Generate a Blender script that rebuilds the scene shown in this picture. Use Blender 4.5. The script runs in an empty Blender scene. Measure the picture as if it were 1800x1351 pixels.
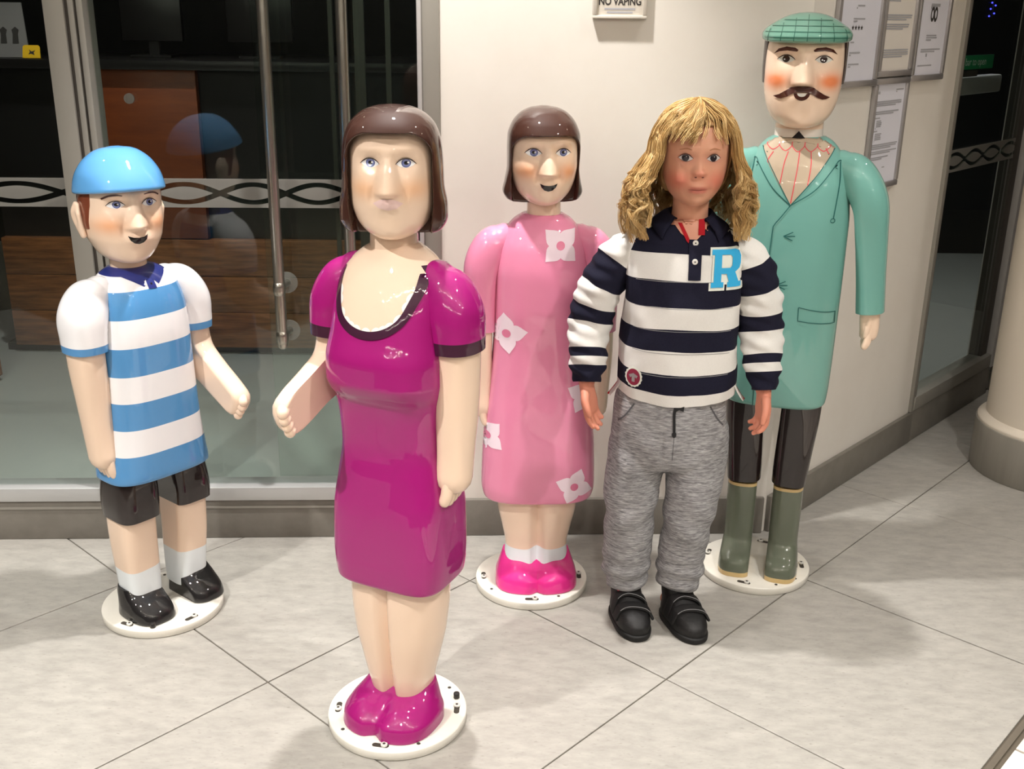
import bpy, bmesh, math, random
import numpy as np
from mathutils import Vector, Matrix, noise
from mathutils.bvhtree import BVHTree

SC = bpy.context.scene
COL = SC.collection
R = math.radians
rng = random.Random(7)

# ------------------------------------------------------------------ camera
F_PX, HCAM = 1865.0, 1.34
PITCH = math.atan(648.5 * math.cos(0.0126) / F_PX)
cam_d = bpy.data.cameras.new('camera')
cam_d.sensor_fit = 'HORIZONTAL'
cam_d.sensor_width = 36.0
cam_d.lens = F_PX / 1800.0 * 36.0
cam_d.clip_start = 0.05
cam = bpy.data.objects.new('camera', cam_d)
COL.objects.link(cam)
cam.matrix_world = (Matrix.Translation((0, 0, HCAM)) @ Matrix.Rotation(math.pi / 2 - PITCH, 4, 'X')
                    @ Matrix.Rotation(math.atan(0.0126), 4, 'Z'))
SC.camera = cam

# ------------------------------------------------------------------ world, exposure
world = bpy.data.worlds.new('world')
SC.world = world
world.use_nodes = True
bg = world.node_tree.nodes['Background']
bg.inputs[0].default_value = (1.0, 0.95, 0.88, 1)
bg.inputs[1].default_value = 0.3
SC.view_settings.view_transform = 'Standard'
SC.view_settings.look = 'None'
SC.view_settings.exposure = 0.15
SC.view_settings.gamma = 1.0
SC.view_settings.use_curve_mapping = False

# downlights in the lobby ceiling: x, y, watts, cone degrees, warm?
CEIL = 2.62
DOWNLIGHTS = [
    (-1.45, 0.75, 210, 115), (-0.20, 2.20, 190, 75), (1.25, 0.95, 105, 115),
    (0.15, -0.6, 160, 120), (-1.55, 2.05, 34, 95), (0.95, 2.20, 30, 90), (2.1, 2.4, 22, 95),
    (-2.8, 0.0, 90, 120), (2.8, 0.0, 80, 120),
]

# ------------------------------------------------------------------ helpers
def lin(c):
    c = c / 255.0
    return c / 12.92 if c <= 0.04045 else ((c + 0.055) / 1.055) ** 2.4
def rgb(r, g, b, a=1.0):
    return (lin(r), lin(g), lin(b), a)

MATS = {}
def mat(name, col, rough=0.5, metal=0.0, coat=0.0, spec=0.5, attr=None, coat_rough=0.018):
    m = bpy.data.materials.new(name)
    m.use_nodes = True
    b = m.node_tree.nodes['Principled BSDF']
    b.inputs['Base Color'].default_value = rgb(*col) if max(col) > 1.0 else (*col, 1)
    b.inputs['Roughness'].default_value = rough
    b.inputs['Metallic'].default_value = metal
    b.inputs['Specular IOR Level'].default_value = spec
    b.inputs['Coat Weight'].default_value = coat
    b.inputs['Coat Roughness'].default_value = coat_rough
    if attr:
        a = m.node_tree.nodes.new('ShaderNodeAttribute')
        a.attribute_name = attr
        m.node_tree.links.new(a.outputs['Color'], b.inputs['Base Color'])
    m.diffuse_color = b.inputs['Base Color'].default_value
    MATS[name] = m
    return m

def noise_mat(name, c1, c2, scale, stretch=(1, 1, 1), rough=0.5, bump=0.0, detail=6, lo=0.35, hi=0.65, rot=(0, 0, 0), coat=0.0, spec=0.5, metal=0.0, c3=None, scale3=60):
    m = mat(name, c1, rough, metal, coat, spec)
    nt = m.node_tree
    b = nt.nodes['Principled BSDF']
    tc = nt.nodes.new('ShaderNodeTexCoord')
    mp = nt.nodes.new('ShaderNodeMapping')
    mp.inputs['Scale'].default_value = stretch
    mp.inputs['Rotation'].default_value = rot
    no = nt.nodes.new('ShaderNodeTexNoise')
    no.inputs['Scale'].default_value = scale
    no.inputs['Detail'].default_value = detail
    no.inputs['Roughness'].default_value = 0.65
    cr = nt.nodes.new('ShaderNodeValToRGB')
    cr.color_ramp.elements[0].position = lo
    cr.color_ramp.elements[1].position = hi
    cr.color_ramp.elements[0].color = rgb(*c1)
    cr.color_ramp.elements[1].color = rgb(*c2)
    L = nt.links.new
    L(tc.outputs['Object'], mp.inputs['Vector'])
    L(mp.outputs['Vector'], no.inputs['Vector'])
    L(no.outputs['Fac'], cr.inputs['Fac'])
    out = cr.outputs['Color']
    if c3:
        n3 = nt.nodes.new('ShaderNodeTexNoise')
        n3.inputs['Scale'].default_value = scale3
        n3.inputs['Detail'].default_value = 3
        L(mp.outputs['Vector'], n3.inputs['Vector'])
        r3 = nt.nodes.new('ShaderNodeValToRGB')
        r3.color_ramp.elements[0].position = 0.60
        r3.color_ramp.elements[1].position = 0.74
        r3.color_ramp.elements[0].color = (0, 0, 0, 1)
        r3.color_ramp.elements[1].color = (0.8, 0.8, 0.8, 1)
        mx = nt.nodes.new('ShaderNodeMix')
        mx.data_type = 'RGBA'
        L(n3.outputs['Fac'], r3.inputs['Fac'])
        L(r3.outputs['Color'], mx.inputs[0])
        L(out, mx.inputs[6])
        mx.inputs[7].default_value = rgb(*c3)
        out = mx.outputs[2]
    L(out, b.inputs['Base Color'])
    if bump:
        bp = nt.nodes.new('ShaderNodeBump')
        bp.inputs['Strength'].default_value = bump
        bp.inputs['Distance'].default_value = 0.004
        L(no.outputs['Fac'], bp.inputs['Height'])
        L(bp.outputs['Normal'], b.inputs['Normal'])
    return m

def emit(name, col, strength):
    m = bpy.data.materials.new(name)
    m.use_nodes = True
    nt = m.node_tree
    nt.nodes.clear()
    e = nt.nodes.new('ShaderNodeEmission')
    e.inputs[0].default_value = rgb(*col)
    e.inputs[1].default_value = strength
    o = nt.nodes.new('ShaderNodeOutputMaterial')
    nt.links.new(e.outputs[0], o.inputs[0])
    MATS[name] = m
    return m

def glass_mat(name, tint=(0.90, 0.94, 0.92), ior=1.5, frost=None):
    """thin pane: fresnel mix of transparency and mirror reflection; frost = etched wave band"""
    m = bpy.data.materials.new(name)
    m.use_nodes = True
    nt = m.node_tree
    nt.nodes.clear()
    L = nt.links.new
    tr = nt.nodes.new('ShaderNodeBsdfTransparent')
    tr.inputs[0].default_value = (*tint, 1)
    gl = nt.nodes.new('ShaderNodeBsdfGlossy')
    gl.inputs['Roughness'].default_value = 0.0
    fr = nt.nodes.new('ShaderNodeFresnel')
    # unrefracted thin pane: use the outside angle on both faces
    ge = nt.nodes.new('ShaderNodeNewGeometry')
    mr = nt.nodes.new('ShaderNodeMapRange')
    mr.inputs['To Min'].default_value = ior
    mr.inputs['To Max'].default_value = 1.0 / ior
    L(ge.outputs['Backfacing'], mr.inputs['Value'])
    L(mr.outputs['Result'], fr.inputs[0])
    mx = nt.nodes.new('ShaderNodeMixShader')
    L(fr.outputs[0], mx.inputs[0]); L(tr.outputs[0], mx.inputs[1]); L(gl.outputs[0], mx.inputs[2])
    o = nt.nodes.new('ShaderNodeOutputMaterial')
    out = mx.outputs[0]
    if frost:
        z0, amp, wid, period = frost
        tc = nt.nodes.new('ShaderNodeTexCoord')
        sp = nt.nodes.new('ShaderNodeSeparateXYZ')
        L(tc.outputs['Object'], sp.inputs[0])
        def M(op, a, b=None, c=None):
            n = nt.nodes.new('ShaderNodeMath'); n.operation = op
            for i, v in enumerate((a, b, c)):
                if v is None: continue
                if isinstance(v, (int, float)): n.inputs[i].default_value = v
                else: L(v, n.inputs[i])
            return n.outputs[0]
        X, Z = sp.outputs[0], M('SUBTRACT', sp.outputs[2], z0)
        # slowly varying phase so that the strands look hand drawn
        ph = M('MULTIPLY', M('SINE', M('MULTIPLY', X, 5.1)), 0.55)
        a1 = M('ADD', M('MULTIPLY', X, 2 * math.pi / period), ph)
        masks = []
        for s in (0.0, math.pi):
            y = M('MULTIPLY', M('SINE', M('ADD', a1, s)), amp)
            slope = M('ABSOLUTE', M('COSINE', M('ADD', a1, s)))
            w = M('MULTIPLY', M('ADD', M('MULTIPLY', slope, 0.22), 1.0), wid)
            masks.append(M('LESS_THAN', M('ABSOLUTE', M('SUBTRACT', Z, y)), w))
        clear = M('MAXIMUM', masks[0], masks[1])
        df = nt.nodes.new('ShaderNodeBsdfDiffuse')
        df.inputs[0].default_value = rgb(146, 143, 138)
        tl = nt.nodes.new('ShaderNodeBsdfTranslucent')
        tl.inputs[0].default_value = rgb(168, 164, 156)
        dm = nt.nodes.new('ShaderNodeMixShader'); dm.inputs[0].default_value = 0.35
        L(df.outputs[0], dm.inputs[1]); L(tl.outputs[0], dm.inputs[2])
        fm = nt.nodes.new('ShaderNodeMixShader'); fm.inputs[0].default_value = 0.90
        L(mx.outputs[0], fm.inputs[1]); L(dm.outputs[0], fm.inputs[2])
        m2 = nt.nodes.new('ShaderNodeMixShader')
        L(clear, m2.inputs[0]); L(fm.outputs[0], m2.inputs[1]); L(mx.outputs[0], m2.inputs[2])
        out = m2.outputs[0]
    L(out, o.inputs[0])
    MATS[name] = m
    return m

def thing(name, label, cat, loc=(0, 0, 0), rz=0.0, group=None):
    o = bpy.data.objects.new(name, None)
    o.empty_display_size = 0.1
    COL.objects.link(o)
    o.location = loc
    o.rotation_euler = (0, 0, rz)
    o['label'] = label
    o['category'] = cat
    if group: o['group'] = group
    return o

def tag(o, label, cat, group=None):
    o['label'] = label
    o['category'] = cat
    if group: o['group'] = group
    return o

def struct(o):
    o['kind'] = 'structure'
    return o

def mesh_obj(name, verts, faces, mats, parent=None, smooth=True, midx=None, label=None, colors=None, autosmooth=None):
    me = bpy.data.meshes.new(name)
    me.from_pydata([tuple(v) for v in verts], [], [tuple(f) for f in faces])
    if not isinstance(mats, (list, tuple)): mats = [mats]
    for m in mats: me.materials.append(MATS[m] if isinstance(m, str) else m)
    if smooth: me.polygons.foreach_set('use_smooth', [True] * len(me.polygons))
    if midx is not None: me.polygons.foreach_set('material_index', midx)
    if colors is not None:
        a = me.color_attributes.new('Col', 'FLOAT_COLOR', 'POINT')
        a.data.foreach_set('color', np.asarray(colors, dtype=np.float32).ravel())
    if autosmooth:
        me.set_sharp_from_angle(angle=R(autosmooth))
    me.update()
    o = bpy.data.objects.new(name, me)
    COL.objects.link(o)
    if parent: o.parent = parent
    if label: o['label'] = label
    return o

def bm_obj(name, bm, mats, parent=None, smooth=False, label=None, autosmooth=None):
    me = bpy.data.meshes.new(name)
    bmesh.ops.recalc_face_normals(bm, faces=bm.faces)
    bm.to_mesh(me)
    bm.free()
    if not isinstance(mats, (list, tuple)): mats = [mats]
    for m in mats: me.materials.append(MATS[m] if isinstance(m, str) else m)
    if smooth or autosmooth: me.polygons.foreach_set('use_smooth', [True] * len(me.polygons))
    if autosmooth: me.set_sharp_from_angle(angle=R(autosmooth))
    o = bpy.data.objects.new(name, me)
    COL.objects.link(o)
    if parent: o.parent = parent
    if label: o['label'] = label
    return o

def box(name, x0, x1, y0, y1, z0, z1, m, parent=None, bevel=0.0, label=None, seg=2):
    bm = bmesh.new()
    vs = [bm.verts.new(p) for p in ((x0, y0, z0), (x1, y0, z0), (x1, y1, z0), (x0, y1, z0), (x0, y0, z1), (x1, y0, z1), (x1, y1, z1), (x0, y1, z1))]
    for f in ((0, 3, 2, 1), (4, 5, 6, 7), (0, 1, 5, 4), (1, 2, 6, 5), (2, 3, 7, 6), (3, 0, 4, 7)):
        bm.faces.new([vs[i] for i in f])
    if bevel:
        bmesh.ops.bevel(bm, geom=list(bm.edges), offset=bevel, segments=seg, affect='EDGES', profile=0.5)
    return bm_obj(name, bm, m, parent, label=label, autosmooth=40 if bevel else None)

def prism(name, pts, z0, z1, m, parent=None, bevel=0.0, label=None, mtx=None, smooth=None):
    """extrude polygon pts (x,y) from z0 to z1"""
    bm = bmesh.new()
    n = len(pts)
    a = [bm.verts.new((p[0], p[1], z0)) for p in pts]
    b = [bm.verts.new((p[0], p[1], z1)) for p in pts]
    bm.faces.new(list(reversed(a))); bm.faces.new(b)
    for i in range(n): bm.faces.new((a[i], a[(i + 1) % n], b[(i + 1) % n], b[i]))
    if bevel:
        top = [e for e in bm.edges if all(abs(v.co.z - z1) < 1e-6 for v in e.verts)]
        bmesh.ops.bevel(bm, geom=top, offset=bevel, segments=2, affect='EDGES', profile=0.5)
    if mtx is not None: bm.transform(mtx)
    return bm_obj(name, bm, m, parent, label=label, autosmooth=smooth)

def cyl(name, c, r, z0, z1, m, parent=None, n=32, bevel=0.0, r2=None, label=None, axis='Z'):
    bm = bmesh.new()
    r2 = r if r2 is None else r2
    prof = [(r, z0)]
    prof.append((r2, z1))
    if bevel: prof = [(r - bevel, z0), (r, z0 + bevel), (r2, z1 - bevel), (r2 - bevel * 0.3, z1 - bevel * 0.3), (r2 - bevel, z1)]
    rings = []
    for pr, pz in prof:
        rings.append([bm.verts.new((pr * math.cos(2 * math.pi * i / n), pr * math.sin(2 * math.pi * i / n), pz)) for i in range(n)])
    for a, b in zip(rings, rings[1:]):
        for i in range(n): bm.faces.new((a[i], a[(i + 1) % n], b[(i + 1) % n], b[i]))
    bm.faces.new(list(reversed(rings[0]))); bm.faces.new(rings[-1])
    if axis == 'Y': bm.transform(Matrix.Rotation(math.pi / 2, 4, 'X'))
    bm.transform(Matrix.Translation(c))
    return bm_obj(name, bm, m, parent, label=label, autosmooth=45)

def pchip(xs, ys, xq):
    xs, ys, xq = np.asarray(xs, float), np.asarray(ys, float), np.asarray(xq, float)
    h = np.diff(xs)
    d = np.diff(ys, axis=0) / h[:, None]
    n = len(xs)
    m = np.zeros_like(ys)
    m[0], m[-1] = d[0], d[-1]
    for i in range(1, n - 1):
        a, b = d[i - 1], d[i]
        w1, w2 = 2 * h[i] + h[i - 1], h[i] + 2 * h[i - 1]
        with np.errstate(divide='ignore', invalid='ignore'):
            v = (w1 + w2) / (w1 / a + w2 / b)
        m[i] = np.where(a * b > 0, v, 0)
    k = np.clip(np.searchsorted(xs, xq, side='right') - 1, 0, n - 2)
    t = ((xq - xs[k]) / h[k])[:, None]
    hh = h[k][:, None]
    return ((1 + 2 * t) * (1 - t) ** 2 * ys[k] + t * (1 - t) ** 2 * hh * m[k] + t * t * (3 - 2 * t) * ys[k + 1] + t * t * (t - 1) * hh * m[k + 1])

def sgnpow(v, p):
    return np.sign(v) * np.abs(v) ** p

def grid_faces(nr, n, cap0=True, cap1=True):
    f = []
    for r in range(nr - 1):
        a, b = r * n, (r + 1) * n
        for i in range(n):
            j = (i + 1) % n
            f.append((a + i, a + j, b + j, b + i))
    rows = [r for r in range(nr - 1) for _ in range(n)]
    if cap0: f.append(tuple(reversed(range(n)))); rows.append(0)
    if cap1: f.append(tuple(range((nr - 1) * n, nr * n))); rows.append(nr - 2)
    return f, rows

def loft_data(rows, n=48, sub=5, cuts=()):
    """rows: (z, cx, cy, half_width, depth_front, depth_back, exponent) -> verts (nr*n,3), zs"""
    rows = np.array(sorted(rows), float)
    zs = []
    for a, b in zip(rows[:-1, 0], rows[1:, 0]): zs += list(np.linspace(a, b, sub, endpoint=False))
    zs.append(rows[-1, 0])
    for c in cuts:
        if rows[0, 0] < c < rows[-1, 0]: zs.append(c)
    zs = np.array(sorted(set(np.round(zs, 5))))
    P = pchip(rows[:, 0], rows[:, 1:], zs)
    th = np.arange(n) / n * 2 * np.pi
    c, s = np.cos(th), np.sin(th)
    V = np.zeros((len(zs), n, 3))
    for i, z in enumerate(zs):
        cx, cy, hw, df, db, e = P[i]
        V[i, :, 0] = cx + hw * sgnpow(c, 2 / e)
        sy = sgnpow(s, 2 / e)
        V[i, :, 1] = cy + np.where(sy > 0, db, df) * sy
        V[i, :, 2] = z
    return V.reshape(-1, 3), zs

def loft(name, rows, mats, parent=None, n=48, sub=5, cuts=(), matf=None, post=None, label=None, autosmooth=None):
    V, zs = loft_data(rows, n, sub, cuts)
    F, rr = grid_faces(len(zs), n)
    mi = None
    if matf:
        mid = [(zs[r] + zs[r + 1]) / 2 for r in rr]
        mi = [matf(z) for z in mid]
    if post is not None: V = post(V)
    o = mesh_obj(name, V, F, mats, parent, True, mi, label, autosmooth=autosmooth or 50)
    return o, BVHTree.FromPolygons([Vector(v) for v in V], F)

def catmull(P, per=6):
    P = np.asarray(P, float)
    Q = np.vstack([2 * P[0] - P[1], P, 2 * P[-1] - P[-2]])
    out, ts = [], []
    for i in range(1, len(Q) - 2):
        for k in range(per):
            t = k / per
            a, b, c, d = Q[i - 1], Q[i], Q[i + 1], Q[i + 2]
            out.append(0.5 * (2 * b + (c - a) * t + (2 * a - 5 * b + 4 * c - d) * t * t + (3 * b - a - 3 * c + d) * t ** 3))
            ts.append(i - 1 + t)
    out.append(Q[-2]); ts.append(len(P) - 1)
    return np.array(out), np.array(ts)

def limb_data(path, radii, n=24, per=6, ref=(1, 0, 0), e=2.0, round0=True, round1=True, flat=None):
    """tube along path; radii (a,b): a along ref, b across. flat=(dir, limit): cut flat on one side"""
    PR = np.hstack([np.asarray(path, float), np.asarray([(r if isinstance(r, (tuple, list)) else (r, r)) for r in radii], float)])
    S, ts = catmull(PR, per)
    P, Rr = S[:, :3], np.maximum(S[:, 3:], 1e-4)
    T = np.gradient(P, axis=0)
    T /= np.linalg.norm(T, axis=1)[:, None]
    if round0:
        m = min(Rr[0]); k = np.array([1.0, 0.92, 0.7, 0.4])
        P = np.vstack([P[0] - np.outer(k * m, T[0]), P]); Rr = np.vstack([np.outer(np.sqrt(np.maximum(1 - k ** 2, 0.002)), Rr[0]), Rr])
        T = np.vstack([np.repeat(T[:1], 4, 0), T]); ts = np.concatenate([[ts[0]] * 4, ts])
    if round1:
        m = min(Rr[-1]); k = np.array([0.4, 0.7, 0.92, 1.0])
        P = np.vstack([P, P[-1] + np.outer(k * m, T[-1])]); Rr = np.vstack([Rr, np.outer(np.sqrt(np.maximum(1 - k ** 2, 0.002)), Rr[-1])])
        T = np.vstack([T, np.repeat(T[-1:], 4, 0)]); ts = np.concatenate([ts, [ts[-1]] * 4])
    ref = np.asarray(ref, float)
    A = ref[None] - (T @ ref)[:, None] * T
    A /= np.linalg.norm(A, axis=1)[:, None]
    B = np.cross(T, A)
    th = np.arange(n) / n * 2 * np.pi
    c, s = sgnpow(np.cos(th), 2 / e), sgnpow(np.sin(th), 2 / e)
    O = A[:, None] * (Rr[:, :1] * c)[..., None] + B[:, None] * (Rr[:, 1:] * s)[..., None]
    if flat is not None:
        d = np.asarray(flat[0], float); d /= np.linalg.norm(d)
        k = O @ d
        O = O - np.maximum(k - flat[1], 0)[..., None] * d
    V = (P[:, None] + O).reshape(-1, 3)
    F, rr = grid_faces(len(P), n)
    return V, F, rr, ts

def limb(name, path, radii, mats, parent=None, matf=None, label=None, post=None, autosmooth=50, **kw):
    V, F, rr, ts = limb_data(path, radii, **kw)
    mi = [matf((ts[r] + ts[r + 1]) / 2) for r in rr] if matf else None
    if post is not None: V = post(V)
    return mesh_obj(name, V, F, mats, parent, True, mi, label, autosmooth=autosmooth)

def join_data(parts):
    V, F, n = [], [], 0
    for v, f in parts:
        V.append(np.asarray(v)); F += [tuple(i + n for i in q) for q in f]; n += len(v)
    return np.vstack(V), F

def sstep(a, b, x):
    t = np.clip((x - a) / (b - a), 0, 1)
    return t * t * (3 - 2 * t)

class Proj:
    """lays flat painted shapes given in (x, z) onto a surface, seen from its front"""
    def __init__(s, bvh, yaw=0.0, cx=0.0, cy=0.0, lift=None):
        s.lift = lift
        s.bvh, s.yaw, s.c = bvh, yaw, Vector((cx, cy, 0))
        s.m = Matrix.Rotation(yaw, 3, 'Z')
    def pt(s, x, z, off, near=None):
        if s.lift: z = s.lift(z)
        if near is None:
            o = s.m @ Vector((x, -0.6, z)) + s.c
            d = s.m @ Vector((0, 1, 0))
            h = s.bvh.ray_cast(o, d)
            if h[0] is not None: return h[0] + h[1].normalized() * off
            near = -0.06
        else:
            d = s.m @ Vector((0, 1, 0))
            h = s.bvh.ray_cast(s.m @ Vector((x, -0.6, z)) + s.c, d)
            if h[0] is not None and abs(h[1].normalized().dot(d)) > 0.34: return h[0] + h[1].normalized() * off
        g = s.m @ Vector((x, near, z)) + s.c
        h = s.bvh.find_nearest(g)
        return h[0] + h[1].normalized() * off
    def decal(s, name, poly, m, parent, off=0.0006, L=0.006, near=None, label=None):
        bm = bmesh.new()
        polys = poly if isinstance(poly[0][0], (tuple, list, np.ndarray)) else [poly]
        for pl in polys: bm.faces.new([bm.verts.new((p[0], 0, p[1])) for p in pl])
        bm.normal_update()
        bmesh.ops.triangulate(bm, faces=bm.faces[:])
        for _ in range(5):
            es = [e for e in bm.edges if e.calc_length() > L]
            if not es: break
            bmesh.ops.subdivide_edges(bm, edges=es, cuts=1)
            bm.normal_update()
            bmesh.ops.triangulate(bm, faces=bm.faces[:])
        for v in bm.verts: v.co = s.pt(v.co.x, v.co.z, off, near)
        vs = [tuple(v.co) for v in bm.verts]
        bm.verts.index_update()
        fs = [tuple(v.index for v in f.verts) for f in bm.faces]
        bm.free()
        return mesh_obj(name, vs, fs, m, parent, True, label=label)
    def ribbon(s, name, pts, w, m, parent, off=0.0006, closed=False, near=None, label=None, step=0.004, per=8, curve=True):
        P = np.array(pts, float)
        if closed: P = np.vstack([P, P[:1]])
        if curve and len(P) > 2: P, _ = catmull(P, per)
        else:
            Q = [P[0]]
            for a, b in zip(P[:-1], P[1:]):
                k = max(1, int(np.linalg.norm(b - a) / step))
                Q += [a + (b - a) * (i + 1) / k for i in range(k)]
            P = np.array(Q)
        T = np.gradient(P, axis=0)
        T /= np.maximum(np.linalg.norm(T, axis=1), 1e-9)[:, None]
        N = np.c_[-T[:, 1], T[:, 0]]
        ws = np.full(len(P), w) if np.isscalar(w) else np.interp(np.linspace(0, 1, len(P)), np.linspace(0, 1, len(w)), w)
        V, F = [], []
        for p, nn, ww in zip(P, N, ws):
            V.append(s.pt(*(p + nn * ww / 2), off, near)); V.append(s.pt(*p, off * 1.15, near)); V.append(s.pt(*(p - nn * ww / 2), off, near))
        for i in range(len(P) - 1):
            a = 3 * i
            F += [(a, a + 1, a + 4, a + 3), (a + 1, a + 2, a + 5, a + 4)]
        return mesh_obj(name, V, F, m, parent, True, label=label)

def disc(cx, cz, rx, rz=None, n=28, a0=0, a1=360):
    rz = rx if rz is None else rz
    if a1 - a0 >= 360: A = [2 * math.pi * i / n for i in range(n)]
    else: A = [R(a0 + (a1 - a0) * i / (n - 1)) for i in range(n)]
    return [(cx + rx * math.cos(t), cz + rz * math.sin(t)) for t in A]

def text_mesh(name, body, size, m, parent=None, mtx=None, align='CENTER', extrude=0.0, label=None, bold=0.0, sx=1.0):
    cu = bpy.data.curves.new(name, 'FONT')
    cu.body = body
    cu.size = size
    cu.align_x = align
    cu.extrude = extrude
    cu.offset = bold
    to = bpy.data.objects.new(name + '_tmp', cu)
    COL.objects.link(to)
    dg = bpy.context.evaluated_depsgraph_get()
    me = bpy.data.meshes.new_from_object(to.evaluated_get(dg))
    bpy.data.objects.remove(to)
    bpy.data.curves.remove(cu)
    me.transform(Matrix.Diagonal((sx, 1, 1, 1)))
    if mtx is not None: me.transform(mtx)
    me.materials.clear()
    me.materials.append(MATS[m])
    o = bpy.data.objects.new(name, me)
    COL.objects.link(o)
    if parent: o.parent = parent
    if label: o['label'] = label
    return o

# ------------------------------------------------------------------ materials
noise_mat('wall_paint', (226, 220, 211), (231, 226, 218), 3.0, rough=0.55, bump=0.02)
noise_mat('ceiling_paint', (206, 203, 197), (212, 209, 203), 3.0, rough=0.7)
noise_mat('tile_stone', (148, 145, 139), (176, 172, 165), 16.0, stretch=(1.0, 2.6, 1), rough=0.42, lo=0.25, hi=0.75, rot=(0, 0, R(-46.9 + 90)), c3=(142, 139, 132), scale3=75, spec=0.35)
noise_mat('white_tile', (226, 216, 204), (232, 223, 212), 8.0, rough=0.35)
mat('grout', (92, 84, 72), 0.8)
mat('edge_strip', (130, 122, 110), 0.4, metal=0.5)
noise_mat('skirting_grey', (116, 111, 103), (124, 119, 111), 20, rough=0.45)
mat('frame_grey', (150, 146, 138), 0.42, metal=0.25)
mat('frame_light', (190, 187, 186), 0.38, metal=0.3)
mat('rail_silver', (196, 196, 196), 0.35, metal=0.45)
mat('gasket', (62, 56, 50), 0.6)
noise_mat('steel_brushed', (168, 163, 152), (190, 186, 176), 60, stretch=(1, 1, 0.05), rough=0.3, metal=1.0)
noise_mat('steel_band', (150, 146, 138), (160, 156, 148), 30, stretch=(1, 1, 0.06), rough=0.42, metal=0.25)
glass_mat('pane_glass')
glass_mat('etched_band', frost=(0.0, 0.0215, 0.0056, 0.36))
mat('acrylic_washer', (150, 155, 150), 0.2).node_tree.nodes['Principled BSDF'].inputs['Alpha'].default_value = 0.28
mat('column_paint', (224, 214, 200), 0.45)
noise_mat('desk_wood', (96, 56, 32), (168, 108, 64), 5, stretch=(1.2, 1, 14), rough=0.35, lo=0.3, hi=0.7)
noise_mat('desk_wood_orange', (112, 52, 22), (128, 62, 27), 4, stretch=(1.2, 1, 9), rough=0.4)
mat('desk_black', (24, 22, 22), 0.3)
noise_mat('unseen_wall_dark', (34, 33, 34), (48, 46, 46), 1.5, rough=0.5)  # for the added unseen walls, kept dark for the reflections
mat('inner_wall', (15, 15, 16), 0.8)
mat('inner_floor', (168, 171, 168), 0.35)
mat('paper', (222, 222, 232), 0.6)
mat('paper_warm', (226, 220, 212), 0.6)
mat('print_grey', (166, 166, 172), 0.7)
mat('print_dark', (52, 48, 46), 0.7)
mat('snap_frame', (176, 172, 172), 0.33, metal=0.6)
mat('sign_board', (205, 198, 186), 0.45)
mat('sign_frame', (210, 203, 192), 0.4)
mat('green_sign', (30, 140, 90), 0.5)
mat('sign_white', (240, 250, 244), 0.5)
mat('yellow_card', (235, 185, 20), 0.5)
mat('grey_card', (128, 124, 124), 0.6)
emit('lamp_face', (255, 236, 208), 30.0)
emit('lamp_dim', (255, 236, 208), 9.0)
emit('blue_led', (60, 60, 255), 6.0)
emit('fairy_bulb', (255, 244, 228), 420.0)
mat('lamp_trim', (225, 223, 218), 0.4)
# statue paints: glossy varnish over flat colour
def paint(name, col, rough=0.6): return mat(name, col, 0.6, coat=1.0, spec=0.25)
paint('skin_paint', (240, 212, 188))
mat('face_paint', (247, 224, 198), 0.6, coat=1.0, spec=0.25, attr='Col')
paint('eye_white', (240, 240, 242)); paint('iris_blue', (112, 122, 172)); paint('iris_ring', (74, 80, 128)); paint('black_paint', (20, 14, 16))
paint('brown_paint', (70, 30, 20)); paint('dark_brown_paint', (44, 24, 20)); paint('mouth_black', (16, 8, 8)); paint('lip_pink', (236, 204, 200))
paint('hair_brown', (62, 30, 19)); paint('hair_red_brown', (122, 62, 40))
paint('magenta', (160, 8, 112)); paint('plum_trim', (58, 12, 44)); paint('lace_white', (246, 243, 238))
paint('shoe_magenta', (160, 8, 110)); paint('shoe_pink', (226, 44, 140)); paint('sock_white', (234, 240, 244))
paint('dress_pink', (232, 140, 174)); paint('flower_pale', (246, 226, 238)); paint('flower_eye', (226, 124, 160))
paint('stripe_blue', (82, 146, 202)); paint('stripe_white', (244, 243, 246)); paint('navy_paint', (32, 44, 120)); paint('cap_blue', (92, 160, 218))
paint('shorts_black', (28, 16, 15)); paint('shoe_black', (18, 15, 16))
paint('coat_teal', (112, 168, 158)); paint('coat_line', (30, 96, 92)); paint('shirt_beige', (184, 166, 144)); paint('red_line', (216, 74, 84))
paint('cap_green', (96, 146, 128)); paint('cap_line', (42, 96, 82)); paint('collar_white', (232, 222, 212)); paint('boot_olive', (98, 104, 88)); paint('boot_tan', (216, 186, 128))
paint('pin_white', (214, 212, 204))
noise_mat('base_white', (226, 222, 210), (236, 232, 222), 6, rough=0.3, coat=0.4)
mat('bolt_metal', (170, 168, 160), 0.35, metal=0.8); mat('hole_dark', (60, 54, 46), 0.8); mat('bolt_black', (28, 24, 22), 0.5)
# ------------------------------------------------------------------ room shell
CORNER = (0.698, 2.645)
BW_A, RW_A = R(2.5), R(47.1)
def on_back(o):
    o.location = (CORNER[0], CORNER[1], 0); o.rotation_euler = (0, 0, BW_A); return o
def on_right(o):
    o.location = (CORNER[0], CORNER[1], 0); o.rotation_euler = (0, 0, RW_A); return o
def back_pt(u, v=0.0):
    return (CORNER[0] + u * math.cos(BW_A) - v * math.sin(BW_A), CORNER[1] + u * math.sin(BW_A) + v * math.cos(BW_A))
def right_pt(u, v=0.0):
    return (CORNER[0] + u * math.cos(RW_A) - v * math.sin(RW_A), CORNER[1] + u * math.sin(RW_A) + v * math.cos(RW_A))

floor = struct(box('floor', -5.5, 6.0, -3.0, 8.0, -0.12, -0.004, 'grout'))
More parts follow.
